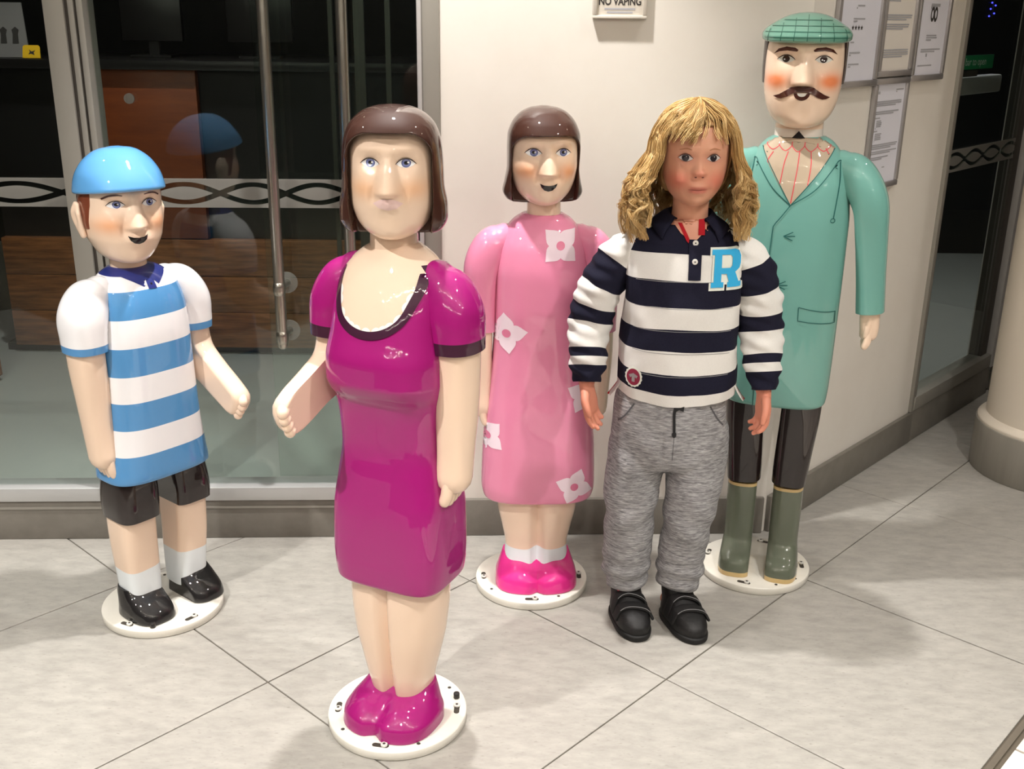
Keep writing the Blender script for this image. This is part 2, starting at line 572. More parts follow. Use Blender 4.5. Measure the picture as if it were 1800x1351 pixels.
# each large floor tile is a piece of its own, clipped where the walls stand
GA = R(46.9)
gx, gy = (math.cos(GA), math.sin(GA)), (-math.sin(GA), math.cos(GA))
GO = (0.3386, 1.9437)
T = 0.60
def clip(poly, P, nrm):
    out = []
    for i in range(len(poly)):
        a, b = poly[i], poly[(i + 1) % len(poly)]
        da = (a[0] - P[0]) * nrm[0] + (a[1] - P[1]) * nrm[1]
        db = (b[0] - P[0]) * nrm[0] + (b[1] - P[1]) * nrm[1]
        if da <= 0: out.append(a)
        if da * db < 0:
            t = da / (da - db); out.append((a[0] + t * (b[0] - a[0]), a[1] + t * (b[1] - a[1])))
    return out
BIS = ((BW_A + math.pi) + (RW_A + 2 * math.pi)) / 2      # the lobby's side of the corner is reflex: cut there, then by each wall
BN = (-math.sin(BIS), math.cos(BIS))
def in_front(poly):
    """pieces of a tile that lie on the lobby's side of both walls"""
    out = []
    a = clip(poly, CORNER, BN)
    if len(a) > 2: a = clip(a, back_pt(0, 0), (-math.sin(BW_A), math.cos(BW_A)))
    b = clip(poly, CORNER, (-BN[0], -BN[1]))
    if len(b) > 2: b = clip(b, right_pt(0, 0), (-math.sin(RW_A), math.cos(RW_A)))
    return [q for q in (a, b) if len(q) > 2]
def lay(name, q, z, m):
    pcs = in_front(q)
    if len(pcs) == 2:      # tile running under no wall stays whole
        if all((p[0] - CORNER[0]) * -math.sin(w) + (p[1] - CORNER[1]) * math.cos(w) <= 0 for p in q for w in (BW_A, RW_A)): pcs = [q]
    for p in pcs: prism(name, p, -0.006, z, m, floor, bevel=0.0012 if len(pcs) == 1 else 0)
def gpt(a, b): return (GO[0] + a * gx[0] + b * gy[0], GO[1] + a * gx[1] + b * gy[1])
g = 0.0017
for i in range(-5, 6):
    for j in range(-1, 5):
        c = gpt((i + .5) * T, (j + .5) * T)
        if not (-3.2 < c[0] < 3.2 and 0.3 < c[1] < 4.6): continue
        lay('floor_tile', [gpt(i * T + g, j * T + g), gpt((i + 1) * T - g, j * T + g), gpt((i + 1) * T - g, (j + 1) * T - g), gpt(i * T + g, (j + 1) * T - g)], rng.uniform(-0.0004, 0.0), 'tile_stone')
# far side of the threshold strip: white tiles
box('threshold_strip', 0, 1, 0, 1, 0, 1, 'edge_strip', floor).data.transform(Matrix((
    (gx[0] * 4.2, gy[0] * 0.012, 0, gpt(-2.4, -0.615)[0]), (gx[1] * 4.2, gy[1] * 0.012, 0, gpt(-2.4, -0.615)[1]), (0, 0, 0.007, -0.0065), (0, 0, 0, 1))))
for i in range(-7, 8):
    for j in range(-5, 0):
        a0, b0 = 0.288 + i * 0.45, -0.622 + j * 0.45
        q = [gpt(a0 + .003, b0 + .003), gpt(a0 + .447, b0 + .003), gpt(a0 + .447, b0 + .447), gpt(a0 + .003, b0 + .447)]
        if max(p[1] for p in q) < 0.5 or min(p[0] for p in q) < -1.5 or max(p[0] for p in q) > 3.6: continue
        lay('white_floor_tile', q, -0.0002, 'white_tile')
# floor of the rooms behind the glass
pin = [back_pt(-4.6, 0.06), back_pt(0, 0.06), right_pt(4.2, 0.06), (5.8, 7.8), (-5.3, 7.8)]
struct(prism('floor_inner', pin, -0.006, -0.001, 'inner_floor'))

struct(box('ceiling', -5.5, 6.0, -3.0, 8.0, CEIL, CEIL + 0.1, 'ceiling_paint'))
# white wall pieces
wl = struct(on_back(box('wall_back', -0.88, 0.0, 0.0, 0.10, 0.0, CEIL, 'wall_paint')))
wr = struct(on_right(box('wall_right', 0.0, 0.915, 0.0, 0.10, 0.0, CEIL, 'wall_paint')))
struct(on_right(box('wall_right_end', 1.68, 4.3, 0.0, 0.10, 0.0, CEIL, 'wall_paint')))
struct(on_right(box('wall_above_door', 0.915, 1.68, 0.0, 0.10, 2.2, CEIL, 'wall_paint')))
struct(on_back(box('wall_above_glazing', -4.7, -0.88, 0.0, 0.10, 2.25, CEIL, 'wall_paint')))
# skirting boards with a thin rounded top lip
def skirting(name, u0, u1, put, h=0.107):
    o = struct(put(box(name, u0, u1, -0.014, 0.0, 0.0, h, 'skirting_grey', bevel=0.003)))
    return o
skirting('baseboard_back', -0.88, -0.006, on_back)
skirting('baseboard_right', 0.006, 0.925, on_right)
skirting('baseboard_right_end', 1.66, 4.2, on_right)
# unseen dark walls behind the photographer, added to block world light and darken reflections
struct(box('wall_front', -5.4, 5.9, -2.95, -2.85, 0, CEIL, 'unseen_wall_dark'))
struct(box('wall_side_left', -5.4, -5.3, -2.85, 2.3, 0, CEIL, 'unseen_wall_dark'))
struct(box('wall_side_right', 5.8, 5.9, -2.85, 6.4, 0, CEIL, 'unseen_wall_dark'))
# the rooms behind
struct(box('wall_inner_far', -5.4, 5.9, 6.4, 6.5, 0, CEIL, 'inner_wall'))
struct(box('wall_inner_left', -5.4, -5.3, 2.3, 6.4, 0, CEIL, 'inner_wall'))

# ---- glazed front (left): posts, sliding leaves, rails
w1 = thing('window_1', '', '')
del w1['label'], w1['category']
struct(w1); on_back(w1)
def post(u0, u1, m, v0=-0.03, v1=0.05, z0=0.151, z1=2.25, name='mullion', bev=0.003):
    return box(name, u0, u1, v0, v1, z0, z1, m, w1, bevel=bev)
post(-1.773, -1.726, 'frame_grey'); post(-1.726, -1.718, 'gasket', -0.022, 0.04, bev=0)
post(-1.718, -1.704, 'frame_grey', -0.028); post(-1.704, -1.698, 'gasket', -0.02, 0.04, bev=0)
post(-1.698, -1.683, 'frame_grey', -0.030)
post(-0.931, -0.9195, 'frame_light', -0.026, 0.05, name='jamb_strip'); post(-0.9195, -0.878, 'frame_grey', -0.014, 0.05, name='jamb')
post(-2.95, -2.88, 'frame_grey')
box('bottom_rail', -4.6, -0.88, -0.022, 0.05, 0.112, 0.151, 'rail_silver', w1, bevel=0.004)
box('kick_plate', -4.6, -0.88, -0.016, 0.05, 0.0, 0.112, 'skirting_grey', w1, bevel=0.003)
box('kick_plate_bead', -4.6, -0.88, -0.0185, -0.0155, 0.088, 0.096, 'frame_grey', w1, bevel=0.001)
box('top_rail', -4.6, -0.88, -0.03, 0.05, 2.2, 2.26, 'frame_grey', w1)
box('glass_pane', -1.684, -0.930, 0.004, 0.010, 0.150, 2.2, 'pane_glass', w1)
box('glass_pane', -2.882, -1.772, 0.004, 0.010, 0.150, 2.2, 'pane_glass', w1)
box('glass_pane', -4.6, -2.948, 0.004, 0.010, 0.150, 2.2, 'pane_glass', w1)
box('sliding_glass_pane', -1.324, -0.932, 0.055, 0.063, 0.150, 2.2, 'pane_glass', w1)
for u0, u1 in ((-1.145, -1.135), (-1.085, -1.06), (-1.01, -0.998)):
    box('glass_edge_seal', u0, u1, 0.066, 0.085, 0.151, 2.2, 'gasket', w1)
def etched(u0, u1, par, z0=0.889, z1=0.958):
    o = box('etched_band', u0, u1, -0.0005, 0.0035, -(z1 - z0) / 2, (z1 - z0) / 2, 'etched_band', par)
    o.location = (0, 0, (z0 + z1) / 2)
    return o
etched(-1.682, -0.932, w1); etched(-2.88, -1.774, w1)
# long tubular pull handles with stand-offs
for u in (-1.274, -1.098):
    h = limb('pull_handle', [(u, -0.062, 0.56), (u, -0.062, 1.2), (u, -0.062, 1.95)], [0.0135] * 3, 'steel_brushed', w1, n=20, label='long tubular steel pull handle')
    for z in (0.578, 0.702, 1.86):
        limb('standoff', [(u, -0.064, z), (u + 0.004, -0.03, z), (u + 0.008, 0.004, z)], [0.0115, 0.009, 0.009], 'steel_brushed', h, n=14, ref=(1, 0, 0), round1=False)
        cyl('washer', (u + 0.008, 0.003, z), 0.027, 0.0, 0.004, 'acrylic_washer', h, axis='Y', n=28)
        s = limb('end_ball', [(u, -0.064, z - 0.006), (u, -0.064, z + 0.006)], [0.0155, 0.0155], 'steel_brushed', h, n=18)
lk = cyl('lock_roundel', (-1.607, -0.002, 1.145), 0.012, 0.0, 0.006, 'steel_brushed', w1, axis='Y', n=24)

# ---- glazed door in the right wall
d1 = thing('door_1', '', '')
del d1['label'], d1['category']
struct(d1); on_right(d1)
box('door_frame', 0.912, 0.938, -0.012, 0.05, 0.108, 2.2, 'frame_grey', d1, bevel=0.003)
box('door_frame', 1.60, 1.66, -0.020, 0.05, 0.108, 2.2, 'frame_light', d1, bevel=0.004)
box('door_frame', 1.545, 1.60, 0.004, 0.05, 0.15, 2.2, 'gasket', d1)
box('bottom_rail', 0.925, 1.62, -0.016, 0.05, 0.112, 0.160, 'frame_grey', d1, bevel=0.004)
box('kick_plate', 0.925, 1.62, -0.012, 0.05, 0.0, 0.112, 'skirting_grey', d1, bevel=0.003)
box('top_rail', 0.925, 1.66, -0.012, 0.05, 2.15, 2.2, 'frame_grey', d1)
box('glass_pane', 0.937, 1.602, 0.010, 0.016, 0.158, 2.15, 'pane_glass', d1)
etched(0.938, 1.546, d1).location.y = 0.0065
# push bar, its sign and the blue lights beyond the pane
pb = box('push_bar', 0.93, 1.45, 0.05, 0.095, 1.115, 1.172, 'rail_silver', d1, bevel=0.008, label='silver push bar behind the glass')
gs = box('exit_sign', 0.945, 1.262, 0.022, 0.027, 1.198, 1.240, 'green_sign', d1, label='green push bar notice behind the glass')
RX = Matrix.Rotation(math.pi / 2, 4, 'X')
text_mesh('sign_lettering', 'Push bar to open', 0.032, 'sign_white', gs, Matrix.Translation((1.075, 0.0212, 1.210)) @ RX, sx=1.12)
gs2 = box('small_notice', 0.945, 1.14, 0.022, 0.026, 1.176, 1.194, 'gasket', d1)
# ------------------------------------------------------------------ column
col = thing('column', 'cream round column with a brushed steel band round its foot', 'column', (1.70, 3.10, 0))
cyl('shaft', (0, 0, 0), 0.203, 0.0, CEIL, 'column_paint', col, n=72)
cyl('foot_band', (0, 0, 0), 0.230, 0.0, 0.155, 'steel_band', col, n=72, bevel=0.002)
V, zs = loft_data([(0.153, 0, 0, .226, .226, .226, 2), (0.160, 0, 0, .226, .226, .226, 2), (0.170, 0, 0, .218, .218, .218, 2), (0.178, 0, 0, .205, .205, .205, 2)], n=72)
F, _ = grid_faces(len(zs), 72)
mesh_obj('foot_collar', V, F, 'column_paint', col)

# ------------------------------------------------------------------ notices
def a4_frame(name, u0, u1, z0, z1, label, lines, paper='paper', logo=None, stars=False, group='snap frames of notices on the white wall'):
    t = thing(name, label, 'notice', (*right_pt((u0 + u1) / 2, -0.001), z0), RW_A, group)
    w, h, b = (u1 - u0) / 2, z1 - z0, 0.016
    box('backing', -w + .004, w - .004, -0.006, 0.0, 0.004, h - .004, paper, t)
    for nm, a in (('rail', (-w, w, 0, b)), ('rail', (-w, w, h - b, h)), ('rail', (-w, -w + b, b, h - b)), ('rail', (w - b, w, b, h - b))):
        box(nm, a[0], a[1], -0.013, 0.0, a[2], a[3], 'snap_frame', t, bevel=0.003)
    bm = bmesh.new()
    for (x0, x1, zz, hh) in lines:
        xa, xb = -w + b + 0.008 + x0 * (2 * w - 2 * b - .016), -w + b + 0.008 + x1 * (2 * w - 2 * b - .016)
        zc = b + (1 - zz) * (h - 2 * b)
        q = [bm.verts.new(p) for p in ((xa, -0.0066, zc - hh / 2), (xb, -0.0066, zc - hh / 2), (xb, -0.0066, zc + hh / 2), (xa, -0.0066, zc + hh / 2))]
        bm.faces.new(q)
    bm_obj('printed_lines', bm, 'print_grey', t)['kind'] = 'stuff'
    if stars:
        for k in range(4):
            x = -0.035 + k * 0.016
            bm = bmesh.new()
            bm.faces.new([bm.verts.new((x + (0.007 if i % 2 == 0 else 0.0032) * math.sin(i * math.pi / 5), -0.0068, h * 0.42 + (0.007 if i % 2 == 0 else 0.0032) * math.cos(i * math.pi / 5))) for i in range(10)])
            bm_obj('printed_star', bm, 'print_dark', t)
    if logo:
        for sx in (-0.011, 0.011):
            V, F = [], []
            for i in range(28):
                a = 2 * math.pi * i / 28
                for r in (0.55, 1.0): V.append((sx + .012 * r * math.cos(a), -0.0068, h * logo + .020 * r * math.sin(a)))
            for i in range(28):
                j = (i + 1) % 28
                F.append((2 * i, 2 * i + 1, 2 * j + 1, 2 * j))
            mesh_obj('printed_emblem', V, F, 'print_dark', t, smooth=False)
    return t
def para(z, n, x0=0.0, x1=1.0, dz=0.019, hh=0.0036):
    return [(x0, x1 - (0.25 if k == n - 1 else rng.uniform(0, .06)), z + k * dz, hh) for k in range(n)]
# top row is 0.32 m tall; its upper part lies above the picture
a4_frame('notice_frame', 0.104, 0.352, 1.177, 1.52, 'snap-framed notice with four small stars, beside the flat-capped statue',
         para(.30, 1, .3, .75, hh=.007) + para(.34, 1, .35, .7, hh=.007) + para(.42, 2, .4, .62) + para(.52, 2, .32, .68) + para(.70, 1, .4, .55) + para(.78, 2, .3, .6) + para(.87, 2, .3, .62), stars=True)
a4_frame('notice_frame', 0.355, 0.562, 1.197, 1.52, 'snap-framed letter with paragraphs, above the hanging lower frame',
         para(.28, 3) + para(.38, 2, 0, .7) + para(.52, 3, 0, 1) + para(.60, 3, 0, .9) + para(.82, 4, 0, 1, .02), 'paper_warm')
a4_frame('notice_frame', 0.566, 0.785, 1.180, 1.52, 'snap-framed certificate with a double-ring emblem, nearest the glazed door',
         para(.40, 2, .35, .75, hh=.008) + para(.66, 3, .3, .75) + para(.78, 2, .15, .95) + para(.83, 1, .42, .62, hh=.009) + para(.92, 1, .1, .9), logo=.52)
a4_frame('notice_frame', 0.354, 0.562, 0.897, 1.194, 'snap-framed typed letter hung alone below the row of three frames',
         para(.06, 2, .7, 1) + para(.08, 1, 0, .35, hh=.007) + para(.17, 3) + para(.27, 2, 0, .95) + para(.33, 1, 0, .45) + para(.36, 5, .08, .3, .018) + para(.46, 1, 0, .4) + para(.49, 5, .08, .32, .018) + para(.60, 3) + para(.67, 2) + para(.73, 2, 0, .7) + para(.84, 1, .5, .85) + para(.94, 1, .5, .8))
# no-vaping sign on the back wall, most of it above the picture
sg = thing('wall_sign', 'cream no vaping sign in a thin frame on the white wall', 'sign', (*back_pt(-0.4595, -0.001), 1.335), BW_A)
box('board', -0.060, 0.060, -0.010, 0.0, 0.003, 0.177, 'sign_board', sg)
for a in ((-0.063, 0.063, 0, 0.008), (-0.063, 0.063, 0.172, 0.18), (-0.063, -0.053, 0.008, 0.172), (0.053, 0.063, 0.008, 0.172)):
    box('frame_rail', a[0], a[1], -0.016, 0.0, a[2], a[3], 'sign_frame', sg, bevel=0.002)
text_mesh('lettering', 'NO VAPING', 0.023, 'print_dark', sg, Matrix.Translation((0, -0.0105, 0.031)) @ RX, bold=0.0007, sx=0.80)
bm = bmesh.new()
for z, w in ((0.022, 0.036), (0.0145, 0.030)):
    bm.faces.new([bm.verts.new(p) for p in ((-w, -0.0104, z - .002), (w, -0.0104, z - .002), (w, -0.0104, z + .002), (-w, -0.0104, z + .002))])
bm_obj('small_print', bm, 'print_grey', sg)

# ------------------------------------------------------------------ reception desk behind the glass
dk = thing('reception_desk', 'dark reception desk with brown wood front seen through the glass', 'desk', (-1.3, 4.2, 0))
for k in range(3):
    box('wood_plank', -0.75, 1.35, -0.012, 0.03, 0.03 + k * 0.15, 0.178 + k * 0.15, 'desk_wood', dk, bevel=0.003)
box('plinth', -0.80, 1.35, 0.02, 0.60, 0.0, 0.03, 'desk_black', dk)
box('upper_panel', -0.36, 0.08, -0.01, 0.03, 0.482, 1.13, 'desk_wood_orange', dk, bevel=0.003)
box('body', -0.75, 1.35, 0.03, 0.60, 0.03, 1.13, 'desk_black', dk)
box('worktop', -0.85, 1.40, -0.05, 0.65, 1.13, 1.165, 'desk_black', dk, bevel=0.004)
# slanted end panel of the wing
q = [(-0.9, 0.33), (-0.30, 0.02), (-0.30, 0.60), (-0.55, 0.62), (-0.9, 0.85)]
bm = bmesh.new()
a = [bm.verts.new((x - 0.35, -0.40, z)) for x, z in q]; b = [bm.verts.new((x - 0.35, -0.36, z)) for x, z in q]
bm.faces.new(a); bm.faces.new(list(reversed(b)))
for i in range(5): bm.faces.new((a[i], b[i], b[(i + 1) % 5], a[(i + 1) % 5]))
bm_obj('wing_panel', bm, 'desk_wood', dk)
lf = thing('leaflet_stand', 'pale leaflet stand on the reception desk', 'leaflet stand', (-1.905, 4.22, 1.166))
prism('leaflet', [(-.075, 0), (.055, 0), (.032, .20), (-.075, .20)], 0, 0.006, 'grey_card', lf, mtx=Matrix.Rotation(R(80), 4, 'X'))
box('foot', -.075, .055, 0.0, 0.09, 0, 0.006, 'grey_card', lf)
for x in (-.04, .005): prism('printed_figure', [(x - .012, .05), (x + .012, .05), (x + .010, .085), (x + .014, .10), (x, .112), (x - .014, .10), (x - .010, .085)], 0.0065, 0.007, 'print_dark', lf, mtx=Matrix.Rotation(R(80), 4, 'X'))
yc = thing('table_sign', 'yellow folded card sign on the reception desk', 'sign', (-1.83, 4.185, 1.166))
prism('card', [(-.034, 0), (.034, 0), (.030, .042), (.024, .048), (-.028, .048), (-.034, .042)], 0, 0.003, 'yellow_card', yc, mtx=Matrix.Rotation(R(72), 4, 'X'))
prism('printed_mark', [(-.012, .012), (-.002, .016), (.012, .010), (.008, .020), (.014, .028), (.000, .024), (-.010, .032), (-.006, .022)], 0.0032, 0.0036, 'print_dark', yc, mtx=Matrix.Rotation(R(72), 4, 'X'))
for k, (x, w, h) in enumerate(((-1.45, .24, .22), (-1.02, .26, .24))):
    mo = thing('monitor', ('black monitor standing on the desk above the orange panel', 'black monitor on the desk beside the steel handles')[k], 'monitor', (x, 4.45, 1.166))
    box('screen', -w / 2, w / 2, -0.01, 0.02, 0.06, 0.06 + h, 'desk_black', mo, bevel=0.004)
    box('stand', -0.02, 0.02, 0.0, 0.02, 0.0, 0.08, 'desk_black', mo); box('foot', -0.08, 0.08, -0.05, 0.06, 0.0, 0.008, 'desk_black', mo)

# ------------------------------------------------------------------ lamps
def downlight(x, y, watts, cone, label, group, face='lamp_face'):
    t = thing('downlight', label, 'ceiling light', (x, y, CEIL), 0, group)
    V, zs = loft_data([(-0.006, 0, 0, .062, .062, .062, 2), (-0.003, 0, 0, .066, .066, .066, 2), (0.0, 0, 0, .066, .066, .066, 2)], n=32)
    F, _ = grid_faces(len(zs), 32)
    mesh_obj('trim_ring', V, F, 'lamp_trim', t)
    cyl('lamp_face', (0, 0, -0.0085), 0.036, 0.0, 0.002, face, t, n=28)
    ld = bpy.data.lights.new('downlight_beam', 'SPOT')
    ld.energy = watts
    ld.spot_size = R(cone)
    ld.spot_blend = 0.55
    ld.shadow_soft_size = 0.036
    ld.color = (1.0, 0.965, 0.925)
    lo = bpy.data.objects.new('downlight_beam', ld)
    COL.objects.link(lo)
    lo.parent = t
    lo.location = (0, 0, -0.02)
    return t
for x, y, w, c in DOWNLIGHTS:
    downlight(x, y, w, c, 'round recessed downlight in the lobby ceiling', 'lobby ceiling downlights')
for x, y, w in ((-1.35, 3.35, 70.0), (0.2, 4.2, 20.0), (2.1, 4.6, 70.0)):  # unseen lamps added to brighten the desk and floor behind the glass
    downlight(x, y, w, 100, 'added unseen downlight brightening the reception room', 'added reception downlights', 'lamp_dim')
# blue string of lights hanging in the room beyond the glazed door
bl = thing('blue_light_string', 'string of blue lights hanging beyond the glazed door', 'light string', (2.112, 5.0, 1.355))
for k in range(40):
    a = rng.uniform(0, 6.28)
    bm = bmesh.new(); bmesh.ops.create_icosphere(bm, subdivisions=1, radius=0.004)
    bm.transform(Matrix.Translation((0.012 * math.cos(a), 0.012 * math.sin(a), 0.015 * k + rng.uniform(0, .008))))
    bm_obj('bulb', bm, 'blue_led', bl)
limb('cable', [(0, 0, 0), (0, 0, .6), (0, 0, CEIL - 1.355)], [0.0015] * 3, 'desk_black', bl, n=6)
# warm fairy lights strung below the ceiling behind the photographer
for r, (x0, x1, y, zb) in enumerate(((-2.6, 2.8, -0.2, 2.45), (-2.8, 2.6, -1.5, 2.15))):
    fl = thing('fairy_light_string', ('warm fairy lights strung across the near end of the lobby', 'warm fairy lights strung across the far end of the lobby')[r], 'light string', (0, y, 0))
    pts = [(x0 + (x1 - x0) * k / 36, 0, zb - 0.14 * math.sin(math.pi * ((k % 6) / 6.0))) for k in range(37)]
    limb('cable', pts, [0.0015] * 37, 'desk_black', fl, n=5, per=3, ref=(0, 1, 0))
    for k, p in enumerate(pts):
        bm = bmesh.new(); bmesh.ops.create_icosphere(bm, subdivisions=1, radius=0.011)
        bm.transform(Matrix.Translation((p[0], 0, p[2] - 0.012)))
        bm_obj('bulb', bm, 'fairy_bulb', fl)
# ------------------------------------------------------------------ painted statues
def gauss(x, z, x0, z0, sx, sz):
    return np.exp(-((x - x0) / sx) ** 2 - ((z - z0) / sz) ** 2)

def base_plate(par, screws, holes, black=None):
    b = cyl('base_plate', (0, 0, 0), 0.1385, 0.0, 0.020, 'base_white', par, n=72, bevel=0.0025)
    for a in screws:
        rr, zt = 0.119, 0.0203
        c, s = math.cos(R(a)), math.sin(R(a))
        # slot along the rim, screw at one end
        pts = []
        for k in range(17):
            t = -math.pi / 2 + math.pi * k / 16
            pts.append((0.011 + 0.0055 * math.cos(t), 0.0055 * math.sin(t)))
        for k in range(17):
            t = math.pi / 2 + math.pi * k / 16
            pts.append((-0.011 + 0.0055 * math.cos(t), 0.0055 * math.sin(t)))
        m = Matrix.Translation((rr * c, rr * s, 0)) @ Matrix.Rotation(R(a + 90), 4, 'Z')
        prism('slot', pts, zt - .0002, zt + .0002, 'hole_dark', b, mtx=m)
        sc = cyl('screw', (rr * math.cos(R(a + 3.5)), rr * math.sin(R(a + 3.5)), zt), 0.0068, 0.0, 0.005, 'pin_white', b, n=18, bevel=0.0012)
        cyl('socket', (rr * math.cos(R(a + 3.5)), rr * math.sin(R(a + 3.5)), zt + 0.005), 0.0030, 0.0, 0.0004, 'hole_dark', b, n=6)
    for a in holes:
        cyl('hole', (0.122 * math.cos(R(a)), 0.122 * math.sin(R(a)), 0.0202), 0.0038, 0.0, 0.0003, 'hole_dark', b, n=14)
    if black is not None:
        cyl('bolt_cap', (0.122 * math.cos(R(black)), 0.122 * math.sin(R(black)), 0.020), 0.0062, 0.0, 0.012, 'bolt_black', b, n=18, bevel=0.001)
    return b

def rotz(V, yaw, cx, cy):
    c, s = math.cos(yaw), math.sin(yaw)
    W = V.copy()
    W[:, 0] = V[:, 0] * c - V[:, 1] * s + cx
    W[:, 1] = V[:, 0] * s + V[:, 1] * c + cy
    return W

def statue_head(par, rows, f, yaw, cx, cy, blush, skin=(240, 212, 188), bs=1.0, name='head', up=(0, 0)):
    """f: dict of face measures (ez, ex, n0, n1, nh, nw, mz)"""
    e0 = f['ez']
    lift = lambda q: q + up[0] + up[1] * (e0 - q)
    f = {k: (lift(v) if k in ('ez', 'n0', 'n1', 'mz') else v) for k, v in f.items()}
    V, zs = loft_data([(z, 0, 0, hw, df, db, e) for z, hw, df, db, e in rows], n=200, sub=14)
    x, y, z = V[:, 0], V[:, 1], V[:, 2]
    wt = sstep(0.012, 0.045, -y)
    F = np.zeros(len(V))
    for sx in (-1, 1):
        F += -0.0100 * gauss(x, z, sx * f['ex'] * .97, f['ez'] + .001, 0.0185, 0.0125)
        F += 0.0050 * gauss(x, z, sx * f['ex'] * 1.05, f['ez'] + 0.023, 0.020, 0.008)
        F += 0.0050 * gauss(x, z, sx * f['ex'] * 1.45, f['n1'] + 0.006, 0.020, 0.018)
        F += -0.0055 * gauss(x, z, sx * 0.025, f['n1'] - 0.008, 0.0075, 0.014)
    t = np.clip((f['n0'] - z) / (f['n0'] - f['n1']), 0, 1.3)
    nh = 0.0035 + f['nh'] * np.clip(t, 0, 1)
    nw = f['nw'] * (0.55 + 0.55 * np.clip(t, 0, 1))
    prof = np.clip(1 - (np.abs(x) / (nw * 1.7)) ** 1.6, 0, 1)
    drop = 1 - sstep(f['n1'] - 0.009, f['n1'] + 0.0005, z) * 0
    nose = nh * prof * sstep(f['n1'] - 0.011, f['n1'] + 0.001, z) * (1 - sstep(f['n0'] - 0.004, f['n0'] + 0.022, z))
    F += nose
    F += f.get('mu', 0.008) * gauss(x, z, 0, f['mz'] + 0.002, 0.030, 0.015)
    F += 0.005 * gauss(x, z, 0, rows[0][0] + 0.014, 0.022, 0.014)
    V[:, 1] -= F * wt
    # skin with rosy cheeks
    base, bl = np.array(rgb(*skin)), np.array(rgb(*blush))
    mk = np.zeros(len(V))
    for sx in (-1, 1): mk += gauss(x, z, sx * f['ex'] * 1.5, f['n1'] + 0.004, 0.026, 0.017)
    mk = np.clip(mk * bs, 0, 1)[:, None] * (y < 0)[:, None]
    C = base * (1 - mk) + bl * mk
    W = rotz(V, yaw, cx, cy)
    FF, _ = grid_faces(len(zs), 200)
    o = mesh_obj(name, W, FF, 'face_paint', par, True, colors=C)
    return o, Proj(BVHTree.FromPolygons([Vector(v) for v in W], FF), yaw, cx, cy, lift)

def hair_helmet(par, rows, win, yaw, cx, cy, m, name='hair', flare=None):
    """smooth carved bob: outer shell pushed back inside the face window"""
    V, zs = loft_data([(z, 0, 0, hw, df, db, e) for z, hw, df, db, e in rows], n=240, sub=14)
    x, y, z = V[:, 0], V[:, 1], V[:, 2]
    wx, zt, rc, slope, zb = win
    hwx = wx + slope * np.clip(zb - z, 0, 1)
    qx, qz = np.abs(x) - (hwx - rc), z - (zt - rc)
    d = np.where((qx > 0) & (qz > 0), np.hypot(np.maximum(qx, 0), np.maximum(qz, 0)) - rc, np.maximum(qx, qz) - rc)
    mk = sstep(0.0015, -0.0045, d) * (y < 0.0)
    V[:, 1] += mk * np.maximum(-y - 0.012, 0) * 0.92
    W = rotz(V, yaw, cx, cy)
    F, _ = grid_faces(len(zs), 240)
    return mesh_obj(name, W, F, m, par, True)

def painted_eye(pj, hd, x, z, w=0.031, h=0.0165, iris='iris_blue', look=0.0, brown=False):
    up, lo = [], []
    for k in range(13):
        t = -1 + 2 * k / 12
        up.append((x + t * w / 2, z + h * 0.56 * (1 - abs(t) ** 2.1)))
        lo.append((x + t * w / 2, z - h * 0.44 * (1 - abs(t) ** 2.3)))
    if not brown:
        pj.decal('eye', up + list(reversed(lo[1:-1])), 'eye_white', hd, 0.0005, 0.004)
    r = h * 0.47
    ix, iz = x + look, z + h * 0.045
    if brown:
        pj.decal('eye', up + list(reversed(lo[1:-1])), 'pin_white', hd, 0.0005, 0.004)
        pj.decal('iris', disc(ix, iz, r), 'dark_brown_paint', hd, 0.0009, 0.004)
    else:
        pj.decal('iris', disc(ix, iz, r), 'iris_ring', hd, 0.0008, 0.004)
        pj.decal('iris', disc(ix, iz, r * 0.86), iris, hd, 0.0011, 0.004)
        pj.decal('pupil', disc(ix, iz, r * 0.50), 'black_paint', hd, 0.0014, 0.004)
    pj.decal('eye_glint', disc(ix + r * 0.42 * (1 if not brown else -1), iz + r * (0.1 if not brown else -0.2), r * 0.24), 'eye_white', hd, 0.0017, 0.004)
    pj.ribbon('lid_line', [(x - w * .53, z - h * .06)] + up[1:-1:2] + [(x + w * .53, z - h * .06)], [0.0008, 0.0022, 0.0024, 0.0022, 0.0008], 'dark_brown_paint', hd, 0.0012)

def fingers(par_data, origin, down, across, curl, n=4, L=0.034, r=0.0078, spread=0.0125):
    out = []
    o, dn, ac, cu = map(lambda v: np.array(v, float), (origin, down, across, curl))
    for k in range(n):
        b = o + ac * spread * (k - (n - 1) / 2)
        l = L * (0.92 - 0.06 * abs(k - 1.2))
        V, F, _, _ = limb_data([b, b + dn * l * .5 + cu * 0.002, b + dn * l * .80 + cu * 0.006], [r, r * 1.0, r * .92], n=14, per=4, ref=tuple(ac))
        out.append((V, F))
    return out

